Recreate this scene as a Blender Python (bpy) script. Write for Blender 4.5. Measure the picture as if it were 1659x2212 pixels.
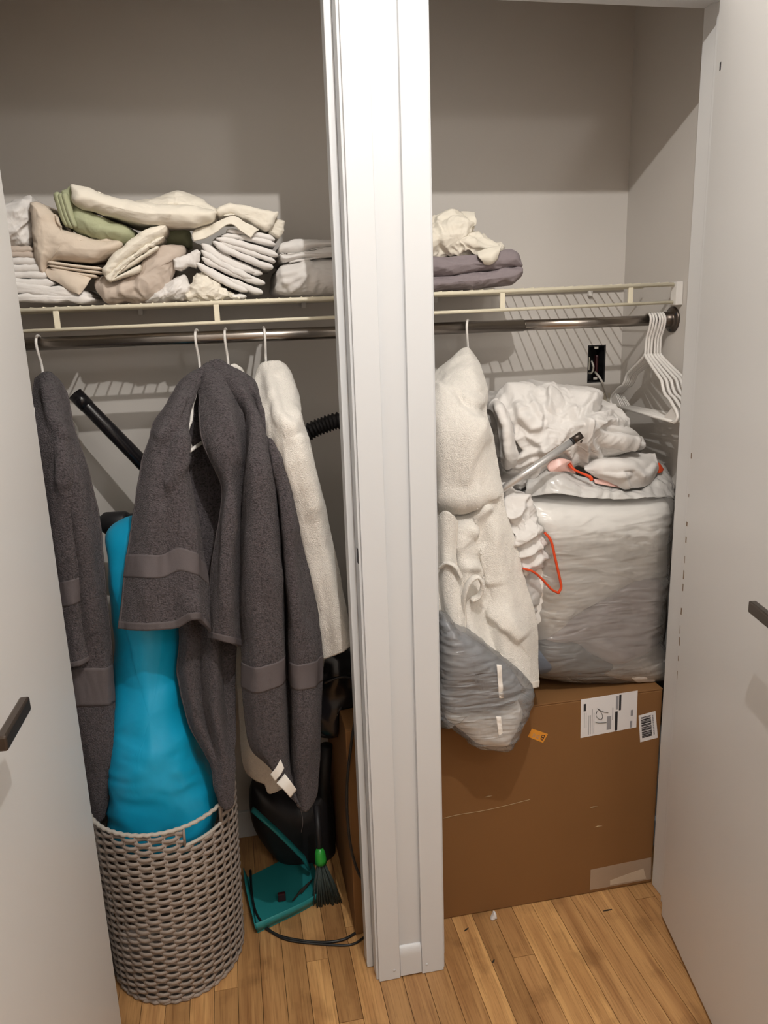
import bpy, math, random
import numpy as np

# ------------------------------------------------------------------ camera, light, exposure
for _o in list(bpy.data.objects):
    bpy.data.objects.remove(_o, do_unlink=True)
SC = bpy.context.scene
COL = SC.collection
IW, IH, FPX = 1659.0, 2212.0, 1706.0
CAM = np.array([-0.2499, -1.5839, 1.60])
PITCH, ROLL, YAW = math.radians(14.3), math.radians(-1.93), math.radians(10.8)

def cam_axes():
    cy, sy = math.cos(YAW), math.sin(YAW)
    right = np.array([cy, -sy, 0.0]); fwd = np.array([sy, cy, 0.0]); up = np.array([0, 0, 1.0])
    f2 = math.cos(PITCH) * fwd - math.sin(PITCH) * up
    u2 = math.cos(PITCH) * up + math.sin(PITCH) * fwd
    r3 = math.cos(ROLL) * right + math.sin(ROLL) * u2
    u3 = math.cos(ROLL) * u2 - math.sin(ROLL) * right
    return r3, u3, f2
RX, UX, FX = cam_axes()
cd = bpy.data.cameras.new('camera'); co = bpy.data.objects.new('camera', cd); COL.objects.link(co)
cd.sensor_fit = 'VERTICAL'; cd.sensor_height = 36.0; cd.lens = FPX / IH * 36.0
cd.clip_start = 0.02; cd.clip_end = 50
from mathutils import Matrix, Vector
co.matrix_world = Matrix(((RX[0], UX[0], -FX[0], CAM[0]), (RX[1], UX[1], -FX[1], CAM[1]), (RX[2], UX[2], -FX[2], CAM[2]), (0, 0, 0, 1)))
SC.camera = co

def lamp(name, loc, power, size, color):
    l = bpy.data.lights.new(name, 'POINT'); l.energy = power; l.shadow_soft_size = size; l.color = color
    o = bpy.data.objects.new(name, l); COL.objects.link(o); o.location = loc
    return o
lamp('ceiling_lamp', (0.08, -1.05, 2.69), 30.0, 0.011, (1.0, 0.968, 0.93))
lamp('hallway_lamp', (0.60, -2.15, 2.55), 9.5, 0.08, (1.0, 0.968, 0.93))
w = bpy.data.worlds.new('world'); SC.world = w; w.use_nodes = True
w.node_tree.nodes['Background'].inputs[0].default_value = (0.9, 0.85, 0.8, 1)
w.node_tree.nodes['Background'].inputs[1].default_value = 0.02
vs = SC.view_settings
vs.view_transform = 'Standard'; vs.look = 'None'; vs.gamma = 1.0; vs.use_curve_mapping = False
vs.exposure = 0.86

# ------------------------------------------------------------------ pixel -> world helpers
def ray(px, py):
    return RX * (px - IW / 2) - UX * (py - IH / 2) + FX * FPX
def ony(px, py, y):
    d = ray(px, py); return CAM + d * ((y - CAM[1]) / d[1])
def onz(px, py, z=0.0):
    d = ray(px, py); return CAM + d * ((z - CAM[2]) / d[2])
def onx(px, py, x):
    d = ray(px, py); return CAM + d * ((x - CAM[0]) / d[0])

# ------------------------------------------------------------------ noise
_rs = np.random.RandomState(7)
_perm = _rs.permutation(256); _perm = np.concatenate([_perm, _perm, _perm])
_grad = _rs.normal(size=(256, 3)); _grad /= np.linalg.norm(_grad, axis=1)[:, None]
def perlin(p):
    p = np.asarray(p, float); i = np.floor(p).astype(int); f = p - i; i = i & 255
    u = f * f * f * (f * (f * 6 - 15) + 10)
    out = 0.0
    for dx in (0, 1):
        for dy in (0, 1):
            for dz in (0, 1):
                h = _perm[_perm[_perm[(i[:, 0] + dx) & 255] + ((i[:, 1] + dy) & 255)] + ((i[:, 2] + dz) & 255)]
                g = _grad[h & 255]
                d = g[:, 0] * (f[:, 0] - dx) + g[:, 1] * (f[:, 1] - dy) + g[:, 2] * (f[:, 2] - dz)
                wx = u[:, 0] if dx else 1 - u[:, 0]; wy = u[:, 1] if dy else 1 - u[:, 1]; wz = u[:, 2] if dz else 1 - u[:, 2]
                out = out + d * wx * wy * wz
    return out * 1.6
def fbm(p, n=3):
    s = 0; a = 1.0; f = 1.0
    for k in range(n):
        s = s + a * perlin(np.asarray(p) * f + 17.3 * k); a *= 0.5; f *= 2.03
    return s
def crumple(p, scale, seed=0.0, warp=0.5, stretch=(1, 1, 1)):
    """creased-cloth height: warped ridges, roughly -1..1"""
    q = np.asarray(p) * np.array(stretch) * scale + seed
    wv = np.stack([perlin(q * 0.6 + 5.1), perlin(q * 0.6 + 9.7), perlin(q * 0.6 + 3.3)], 1)
    q = q + warp * wv * 1.6
    a = 1 - np.abs(perlin(q)) * 2.2
    b = 1 - np.abs(perlin(q * 1.9 + 31.0)) * 2.2
    c = 1 - np.abs(perlin(q * 3.7 + 57.0)) * 2.2
    return 0.62 * a + 0.3 * b + 0.12 * c - 0.45

def pix(P):
    q = np.asarray(P) - CAM; d = q @ FX
    return np.stack([IW / 2 + FPX * (q @ RX) / d, IH / 2 - FPX * (q @ UX) / d], 1)
def creases(lines):
    """folds of a cloth given as photo polylines: (points, width px on the right-hand side, width px on the left-hand side, height m)"""
    def fn(V):
        Q = pix(V); h = np.zeros(len(V))
        for pts, wr_, wl_, a in lines:
            pts = np.asarray(pts, float); best = np.full(len(V), 1e9); sg = np.zeros(len(V)); tt = np.zeros(len(V))
            n = len(pts) - 1
            for i in range(n):
                A, B = pts[i], pts[i + 1]; d = B - A; L2 = (d @ d) + 1e-9
                t = np.clip(((Q - A) @ d) / L2, 0, 1); r = Q - A - t[:, None] * d; dist = np.hypot(r[:, 0], r[:, 1])
                m = dist < best; best = np.where(m, dist, best)
                cr = d[0] * r[:, 1] - d[1] * r[:, 0]
                sg = np.where(m, np.sign(cr), sg); tt = np.where(m, (i + t) / n, tt)
            w = np.where(sg > 0, wr_, wl_)
            h += a * np.exp(-(best / w) ** 2) * np.clip(np.minimum(tt, 1 - tt) * 6 + 0.25, 0, 1)
        return h
    return fn
def plus(*fs):
    return lambda V: sum(g(V) for g in fs)

# ------------------------------------------------------------------ mesh helpers
LOCAL = False
def link(name, me, mat=None, parent=None, smooth=True):
    o = bpy.data.objects.new(name, me); COL.objects.link(o)
    if mat is not None:
        me.materials.append(mat)
    if parent is not None:
        o.parent = parent
        if parent.type == 'EMPTY' and not LOCAL:
            o.matrix_parent_inverse = Matrix.Translation(parent.location).inverted()
    if smooth and len(me.polygons):
        me.polygons.foreach_set('use_smooth', [True] * len(me.polygons))
    return o
def mesh(name, v, f, mat=None, parent=None, smooth=True):
    me = bpy.data.meshes.new(name)
    me.from_pydata([tuple(map(float, q)) for q in v], [], [tuple(map(int, q)) for q in f]); me.update()
    return link(name, me, mat, parent, smooth)
def empty(name, loc=(0, 0, 0)):
    o = bpy.data.objects.new(name, None); COL.objects.link(o); o.location = loc; o.empty_display_size = 0.05
    return o
def tag(o, label, cat, group=None):
    o['label'] = label; o['category'] = cat
    if group: o['group'] = group
    return o
def struct(o):
    o['kind'] = 'structure'; return o
def bevel_box_data(x0, x1, y0, y1, z0, z1, b=0.0):
    if b <= 0:
        v = [(x, y, z) for x in (x0, x1) for y in (y0, y1) for z in (z0, z1)]
        f = [(0, 1, 3, 2), (4, 6, 7, 5), (0, 4, 5, 1), (2, 3, 7, 6), (0, 2, 6, 4), (1, 5, 7, 3)]
        return v, f
    import bmesh
    bm = bmesh.new(); bmesh.ops.create_cube(bm, size=1.0)
    for q in bm.verts:
        q.co = Vector((x0 + (q.co.x + .5) * (x1 - x0), y0 + (q.co.y + .5) * (y1 - y0), z0 + (q.co.z + .5) * (z1 - z0)))
    bmesh.ops.bevel(bm, geom=list(bm.edges), offset=b, segments=2, affect='EDGES', profile=0.5)
    bm.verts.ensure_lookup_table()
    v = [tuple(q.co) for q in bm.verts]; f = [tuple(q.index for q in p.verts) for p in bm.faces]; bm.free()
    return v, f
def box(name, x0, x1, y0, y1, z0, z1, mat, parent=None, b=0.0):
    v, f = bevel_box_data(x0, x1, y0, y1, z0, z1, b)
    return mesh(name, v, f, mat, parent, smooth=False)
def catmull(pts, n, closed=False):
    pts = np.asarray(pts, float); m = len(pts)
    if closed:
        P = np.concatenate([pts[-1:], pts, pts[:2]]); segs = m
    else:
        P = np.concatenate([2 * pts[:1] - pts[1:2], pts, 2 * pts[-1:] - pts[-2:-1]]); segs = m - 1
    L = np.array([np.linalg.norm(P[i + 2] - P[i + 1]) for i in range(segs)]) + 1e-9
    cum = np.concatenate([[0], np.cumsum(L)])
    t = np.linspace(0, cum[-1], n, endpoint=not closed)
    k = np.clip(np.searchsorted(cum, t, side='right') - 1, 0, segs - 1); u = ((t - cum[k]) / L[k])[:, None]
    p0, p1, p2, p3 = P[k], P[k + 1], P[k + 2], P[k + 3]
    return 0.5 * ((2 * p1) + (-p0 + p2) * u + (2 * p0 - 5 * p1 + 4 * p2 - p3) * u * u + (-p0 + 3 * p1 - 3 * p2 + p3) * u ** 3)
def polyl(pts, n, closed=False):
    pts = np.asarray(pts, float)
    if closed: pts = np.concatenate([pts, pts[:1]])
    L = np.linalg.norm(np.diff(pts, axis=0), axis=1); cum = np.concatenate([[0], np.cumsum(L)])
    t = np.linspace(0, cum[-1], n, endpoint=not closed)
    return np.stack([np.interp(t, cum, pts[:, j]) for j in range(pts.shape[1])], 1)
def tube_data(path, r, sides=10, closed=False, cap=True, flat=1.0, off=0):
    P = np.asarray(path, float); n = len(P)
    r = np.full(n, r) if np.isscalar(r) else np.asarray(r, float)
    T = np.roll(P, -1, 0) - np.roll(P, 1, 0)
    if not closed:
        T[0] = P[1] - P[0]; T[-1] = P[-1] - P[-2]
    T /= np.linalg.norm(T, axis=1)[:, None] + 1e-12
    ref = np.array([0, 0, 1.0]) if abs(T[0][2]) < 0.9 else np.array([1.0, 0, 0])
    N = np.zeros_like(P); a = np.cross(T[0], ref); N[0] = a / np.linalg.norm(a)
    for i in range(1, n):
        a = N[i - 1] - T[i] * (N[i - 1] @ T[i]); N[i] = a / (np.linalg.norm(a) + 1e-12)
    B = np.cross(T, N)
    an = np.linspace(0, 2 * math.pi, sides, endpoint=False)
    V = (P[:, None, :] + r[:, None, None] * (np.cos(an)[None, :, None] * N[:, None, :] + flat * np.sin(an)[None, :, None] * B[:, None, :])).reshape(-1, 3)
    F = []
    for i in range(n if closed else n - 1):
        j = (i + 1) % n
        for k in range(sides):
            l = (k + 1) % sides
            F.append((off + i * sides + k, off + i * sides + l, off + j * sides + l, off + j * sides + k))
    if cap and not closed:
        F.append(tuple(off + k for k in range(sides))[::-1]); F.append(tuple(off + (n - 1) * sides + k for k in range(sides)))
    return V, F
def tube(name, path, r, mat, parent=None, sides=10, closed=False, flat=1.0):
    v, f = tube_data(path, r, sides, closed, True, flat)
    return mesh(name, v, f, mat, parent)
def lathe_data(prof, axis_o, axis_d, sides=24):
    """prof: list of (radius, height along axis)"""
    d = np.asarray(axis_d, float); d /= np.linalg.norm(d)
    ref = np.array([0, 0, 1.0]) if abs(d[2]) < .9 else np.array([1.0, 0, 0])
    a = np.cross(d, ref); a /= np.linalg.norm(a); b = np.cross(d, a)
    an = np.linspace(0, 2 * math.pi, sides, endpoint=False)
    V = []
    for r, h in prof:
        for t in an: V.append(np.asarray(axis_o) + d * h + r * (math.cos(t) * a + math.sin(t) * b))
    F = []
    for i in range(len(prof) - 1):
        for k in range(sides):
            l = (k + 1) % sides
            F.append((i * sides + k, i * sides + l, (i + 1) * sides + l, (i + 1) * sides + k))
    F.append(tuple(range(sides))[::-1]); F.append(tuple((len(prof) - 1) * sides + k for k in range(sides)))
    return V, F
def lathe(name, prof, o, d, mat, parent=None, sides=24):
    v, f = lathe_data(prof, o, d, sides); return mesh(name, v, f, mat, parent)
def merge(parts):
    V = []; F = []; n = 0
    for v, f in parts:
        V.extend([tuple(q) for q in v]); F.extend([tuple(i + n for i in q) for q in f]); n += len(v)
    return V, F
def vnormals(V, F):
    V = np.asarray(V); N = np.zeros_like(V)
    Fq = np.array([(q if len(q) == 4 else (q[0], q[1], q[2], q[2])) for q in F if len(q) in (3, 4)])
    n = np.cross(V[Fq[:, 2]] - V[Fq[:, 0]], V[Fq[:, 3]] - V[Fq[:, 1]])
    for k in range(4): np.add.at(N, Fq[:, k], n)
    return N / (np.linalg.norm(N, axis=1)[:, None] + 1e-12)

def rest_on(z, xmin=-9):
    def fn(V):
        V = V.copy(); V[:, 2] = np.where(V[:, 0] > xmin, np.maximum(V[:, 2], z + 0.0015), V[:, 2]); return V
    return fn
def puff_data(outline, yf, yb, rnd, n=110, m=26, smooth=True, yref=None, disp=None, world=False, post=None):
    """rounded cushion whose outline (pixels, or x,z when world) stands between depths yf and yb"""
    yref = yf + 0.3 * (yb - yf) if yref is None else yref
    if world: W = np.array([[x, z] for x, z in outline], float)
    else: W = np.array([ony(x, y, yref)[[0, 2]] for x, y in outline])
    O = catmull(W, n, True) if smooth else polyl(W, n, True)
    c = O.mean(0); rnd = min(rnd, (yb - yf) / 2)
    s = 1 - (1 - np.linspace(0, 1, m)) ** 1.6
    s = s[1:]
    pts2 = c + s[:, None, None] * (O - c)[None]               # m-1,n,2
    flat = pts2.reshape(-1, 2)
    A = O; Bv = np.roll(O, -1, 0) - O; bb = (Bv ** 2).sum(1) + 1e-12
    rel = flat[:, None, :] - A[None]; t = np.clip((rel * Bv[None]).sum(2) / bb, 0, 1)
    d = np.sqrt(((rel - t[..., None] * Bv[None]) ** 2).sum(2)).min(1).reshape(m - 1, n)
    d0 = d[0].min() * 1.05 + 0.001
    q = np.clip((rnd - d) / rnd, 0, 1); dep = rnd * (1 - np.sqrt(np.clip(1 - q * q, 0, 1)))
    if rnd > 0.035:                                            # take the medial ridge out of thick shapes
        for _ in range(40):
            up_ = np.concatenate([dep[:1].mean() * np.ones((1, n)), dep[:-1]]); dn_ = np.concatenate([dep[1:], dep[-1:]])
            new = (dep * 2 + up_ + dn_ + np.roll(dep, 1, 1) + np.roll(dep, -1, 1)) / 6
            dep[:-3] = new[:-3]
    q0 = max(0, (rnd - d0) / rnd); dep0 = rnd * (1 - math.sqrt(max(0, 1 - q0 * q0)))
    V = [(c[0], yf + (dep[0].mean() if rnd > 0.035 else dep0), c[1])]
    for i in range(m - 1):
        for k in range(n): V.append((pts2[i, k, 0], yf + dep[i, k], pts2[i, k, 1]))
    F = [(0, 1 + k, 1 + (k + 1) % n) for k in range(n)]
    for i in range(m - 2):
        for k in range(n):
            l = (k + 1) % n; F.append((1 + i * n + k, 1 + (i + 1) * n + k, 1 + (i + 1) * n + l, 1 + i * n + l))
    base = len(V)
    last = 1 + (m - 2) * n
    # back: sparse rings
    rings = [1.0, 0.97, 0.9, 0.75, 0.5, 0.25]
    idx_prev = [last + k for k in range(n)]
    for r in rings:
        p2 = c + r * (O - c)
        rel = p2[:, None, :] - A[None]; t = np.clip((rel * Bv[None]).sum(2) / bb, 0, 1)
        dd = np.sqrt(((rel - t[..., None] * Bv[None]) ** 2).sum(2)).min(1)
        qq = np.clip((rnd - dd) / rnd, 0, 1); de = rnd * (1 - np.sqrt(np.clip(1 - qq * qq, 0, 1)))
        cur = []
        for k in range(n):
            cur.append(len(V)); V.append((p2[k, 0], yb - de[k], p2[k, 1]))
        for k in range(n):
            l = (k + 1) % n; F.append((idx_prev[k], cur[k], cur[l], idx_prev[l]))
        idx_prev = cur
    V.append((c[0], yb - dep0, c[1])); z = len(V) - 1
    for k in range(n): F.append((idx_prev[k], z, idx_prev[(k + 1) % n]))
    V = np.array(V)
    F = [tuple(q[::-1]) for q in F]
    if disp is not None:
        N = vnormals(V, F)
        h = disp(V)
        V = V + N * h[:, None]
    if post is not None: V = post(V)
    return V, F
COTTON = ('cotton', 'quilt')
def puff(name, outline, yf, yb, rnd, mat, parent=None, **kw):
    if any(q in mat.name for q in COTTON) and kw.get('m', 26) >= 14:      # soft cloth: shallow wrinkles everywhere
        base = kw.get('disp'); sd = outline[0][0] * 0.37
        kw['disp'] = lambda V: (base(V) if base else 0) + 0.0026 * crumple(V, 15, sd, 0.8, (0.7, 1, 1.5)) + 0.0012 * crumple(V, 38, sd + 5)
        kw['n'] = max(kw.get('n', 110), 170); kw['m'] = max(kw.get('m', 26), 40)
    v, f = puff_data(outline, yf, yb, rnd, **kw); return mesh(name, v, f, mat, parent)

def sheet_data(grid, nu=60, nv=90, disp=None, world=False):
    """grid rows of (px,py,depth y) -> smooth sheet"""
    G = [[(np.array(p, float) if world else ony(*p)) for p in row] for row in grid]
    R = np.array([catmull(np.array(r), nu) for r in G])       # rows x nu x 3
    S = np.stack([catmull(R[:, k], nv) for k in range(nu)], 1)  # nv x nu x 3
    V = S.reshape(-1, 3)
    F = [(i * nu + k, i * nu + k + 1, (i + 1) * nu + k + 1, (i + 1) * nu + k) for i in range(nv - 1) for k in range(nu - 1)]
    if disp is not None:
        N = vnormals(V, F); V = V + N * disp(V)[:, None]
    return V, F
def solid(o, t, off=0.0):
    m = o.modifiers.new('thickness', 'SOLIDIFY'); m.thickness = t; m.offset = off
    return o
def sheet(name, grid, mat, parent=None, t=0.005, **kw):
    v, f = sheet_data(grid, **kw); o = mesh(name, v, f, mat, parent)
    return solid(o, t)

# ------------------------------------------------------------------ materials
def mat(name, color, rough=0.6, var=0.0, vscale=8.0, bump=0.0, bscale=60.0, metal=0.0, spec=0.5, sheen=0.0, coat=0.0, stretch=None, detail=4.0, bdist=0.002, speck=0.0, sscale=230.0):
    m = bpy.data.materials.new(name); m.use_nodes = True; nt = m.node_tree; N = nt.nodes; L = nt.links
    b = N['Principled BSDF']; b.inputs['Roughness'].default_value = rough; b.inputs['Metallic'].default_value = metal
    b.inputs['Specular IOR Level'].default_value = spec
    if sheen: b.inputs['Sheen Weight'].default_value = sheen; b.inputs['Sheen Roughness'].default_value = 0.6
    if coat: b.inputs['Coat Weight'].default_value = coat
    tc = N.new('ShaderNodeTexCoord'); mp = N.new('ShaderNodeMapping'); L.new(tc.outputs['Object'], mp.inputs[0])
    if stretch: mp.inputs['Scale'].default_value = stretch
    c = (*color, 1)
    nz = N.new('ShaderNodeTexNoise'); nz.inputs['Scale'].default_value = vscale; nz.inputs['Detail'].default_value = detail
    L.new(mp.outputs[0], nz.inputs['Vector'])
    mx = N.new('ShaderNodeMix'); mx.data_type = 'RGBA'
    mx.inputs[6].default_value = tuple(min(1, x * (1 + var)) for x in color) + (1,)
    mx.inputs[7].default_value = tuple(x * (1 - var) for x in color) + (1,)
    L.new(nz.outputs['Fac'], mx.inputs[0]); L.new(mx.outputs[2], b.inputs['Base Color'])
    if speck:                                                  # flecked yarn
        n3 = N.new('ShaderNodeTexNoise'); n3.inputs['Scale'].default_value = sscale; n3.inputs['Detail'].default_value = 2
        L.new(mp.outputs[0], n3.inputs['Vector'])
        r3 = N.new('ShaderNodeValToRGB'); e = r3.color_ramp.elements; v_ = 1 - speck
        e[0].position = 0.36; e[0].color = (v_, v_, v_, 1); e[1].position = 0.52; e[1].color = (1, 1, 1, 1)
        L.new(n3.outputs['Fac'], r3.inputs[0])
        m2 = N.new('ShaderNodeMix'); m2.data_type = 'RGBA'; m2.blend_type = 'MULTIPLY'; m2.inputs[0].default_value = 1
        L.new(mx.outputs[2], m2.inputs[6]); L.new(r3.outputs[0], m2.inputs[7]); L.new(m2.outputs[2], b.inputs['Base Color'])
    if bump:
        n2 = N.new('ShaderNodeTexNoise'); n2.inputs['Scale'].default_value = bscale; n2.inputs['Detail'].default_value = 3
        L.new(mp.outputs[0], n2.inputs['Vector'])
        bp = N.new('ShaderNodeBump'); bp.inputs['Strength'].default_value = bump; bp.inputs['Distance'].default_value = bdist
        L.new(n2.outputs['Fac'], bp.inputs['Height']); L.new(bp.outputs[0], b.inputs['Normal'])
    return m
M = {}
M['wall'] = mat('closet_wall_paint', (0.66, 0.62, 0.575), 0.75, 0.02, 3, 0.05, 240)
M['room'] = mat('room_wall_paint', (0.70, 0.67, 0.63), 0.8, 0.02, 3, 0.05, 200)
M['trim'] = mat('trim_gloss_paint', (0.66, 0.675, 0.692), 0.38, 0.015, 5, 0.06, 35)
M['door'] = mat('door_paint', (0.70, 0.695, 0.685), 0.42, 0.015, 4, 0.03, 160)
M['dark_gap'] = mat('dark_subfloor', (0.045, 0.028, 0.016), 0.9)
M['card'] = mat('cardboard', (0.225, 0.105, 0.032), 0.8, 0.05, 6, 0.08, 120)
M['terry_grey'] = mat('grey_terry', (0.098, 0.082, 0.088), 0.95, 0.25, 90, 1.0, 330, spec=0.12, sheen=0.12, bdist=0.007, speck=0.5)
M['band_grey'] = mat('grey_woven_band', (0.128, 0.11, 0.113), 0.85, 0.05, 90, 0.5, 600, spec=0.2, stretch=(1, 1, 3))
M['hem_grey'] = mat('grey_hem', (0.108, 0.092, 0.094), 0.85, 0.05, 80, 0.3, 500, spec=0.2)
M['terry_cream'] = mat('cream_terry', (0.87, 0.83, 0.765), 0.95, 0.05, 90, 0.75, 420, spec=0.15, sheen=0.2, bdist=0.004, speck=0.05)
M['hem_cream'] = mat('cream_hem', (0.83, 0.77, 0.69), 0.85, 0.03, 80, 0.3, 400, spec=0.2)
M['white_cot'] = mat('white_cotton', (0.76, 0.73, 0.70), 0.85, 0.03, 30, 0.15, 300, spec=0.2)
M['cream_cot'] = mat('cream_cotton', (0.80, 0.745, 0.64), 0.82, 0.03, 30, 0.15, 300, spec=0.2)
M['tan_cot'] = mat('tan_cotton', (0.66, 0.565, 0.465), 0.85, 0.03, 30, 0.12, 300, spec=0.2)
M['taupe_cot'] = mat('taupe_cotton', (0.56, 0.475, 0.405), 0.85, 0.03, 30, 0.12, 300, spec=0.2)
M['green_cot'] = mat('sage_cotton', (0.40, 0.42, 0.27), 0.85, 0.04, 40, 0.15, 300, spec=0.2)
M['mauve'] = mat('grey_mauve_quilt', (0.265, 0.225, 0.235), 0.9, 0.05, 60, 0.3, 300, spec=0.2)
M['lilac'] = mat('lilac_grey_cloth', (0.52, 0.465, 0.48), 0.85, 0.05, 20)
M['slate'] = mat('slate_blue_cloth', (0.13, 0.145, 0.175), 0.85, 0.05, 20)
M['bright_cot'] = mat('bright_white_cotton', (0.92, 0.89, 0.845), 0.85, 0.03, 30, 0.15, 300, spec=0.2)
M['hanger'] = mat('white_hanger_plastic', (0.83, 0.80, 0.76), 0.3, 0.0)
M['vinyl'] = mat('cream_vinyl_wire', (0.78, 0.72, 0.56), 0.4, 0.03, 40)
M['steel'] = mat('satin_nickel', (0.36, 0.32, 0.285), 0.27, 0.05, 4, 0.0, metal=1.0, stretch=(0.3, 20, 20))
M['bronze'] = mat('dark_bronze', (0.105, 0.085, 0.072), 0.32, 0.1, 20, metal=0.85)
M['alu'] = mat('brushed_aluminium', (0.62, 0.61, 0.60), 0.33, 0.04, 4, metal=0.55, spec=0.9)
M['black'] = mat('black_plastic', (0.012, 0.011, 0.013), 0.22, 0.1, 20)
M['black_m'] = mat('black_matt_plastic', (0.016, 0.015, 0.017), 0.5, 0.1, 20)
M['teal'] = mat('teal_plastic', (0.02, 0.24, 0.25), 0.4, 0.05, 20)
M['green'] = mat('green_plastic', (0.03, 0.38, 0.05), 0.25, 0.03, 20)
M['bristle'] = mat('dark_bristle', (0.05, 0.07, 0.065), 0.7, 0.3, 200, 0.6, 400, stretch=(3, 3, 0.15))
M['wicker'] = mat('taupe_wicker', (0.30, 0.25, 0.215), 0.55, 0.2, 45, 0.3, 200)
M['rim'] = mat('pale_wrapped_rim', (0.46, 0.42, 0.37), 0.6, 0.15, 120)
M['blue'] = mat('blue_nylon', (0.003, 0.35, 0.60), 0.42, 0.05, 6, 0.12, 25)
M['orange'] = mat('orange_drawstring', (0.75, 0.075, 0.015), 0.35, 0.05, 40)
M['pink'] = mat('pink_bag_hem', (0.80, 0.50, 0.44), 0.35, 0.05, 20)
M['label'] = mat('white_label_paper', (0.80, 0.79, 0.80), 0.5, 0.01, 20)
M['ink'] = mat('black_ink', (0.02, 0.02, 0.025), 0.6)
M['greyink'] = mat('grey_ink', (0.30, 0.30, 0.32), 0.6)
M['orange_lbl'] = mat('orange_label_paper', (0.80, 0.33, 0.035), 0.5)
M['tape'] = mat('clear_tape', (0.40, 0.30, 0.22), 0.12, 0.1, 12, 0.3, 25)
M['tape_w'] = mat('tape_wrinkle', (0.58, 0.48, 0.37), 0.2, 0.1, 20, 0.3, 40)
M['crease'] = mat('cardboard_fold_line', (0.42, 0.29, 0.16), 0.8)
M['tag'] = mat('white_care_label', (0.82, 0.79, 0.74), 0.7, 0.03, 200)
M['maroon'] = mat('maroon_plastic', (0.05, 0.008, 0.012), 0.3)
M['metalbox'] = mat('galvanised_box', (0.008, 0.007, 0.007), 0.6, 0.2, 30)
M['wire_w'] = mat('white_cable', (0.62, 0.58, 0.52), 0.5)
M['plate'] = mat('ivory_outlet_plate', (0.62, 0.57, 0.47), 0.4)
M['cable'] = mat('black_cable', (0.012, 0.012, 0.012), 0.45)
M['chip'] = mat('bare_wood_chip', (0.20, 0.13, 0.075), 0.8)
M['debris'] = mat('dark_debris', (0.03, 0.024, 0.018), 0.9)

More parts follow.
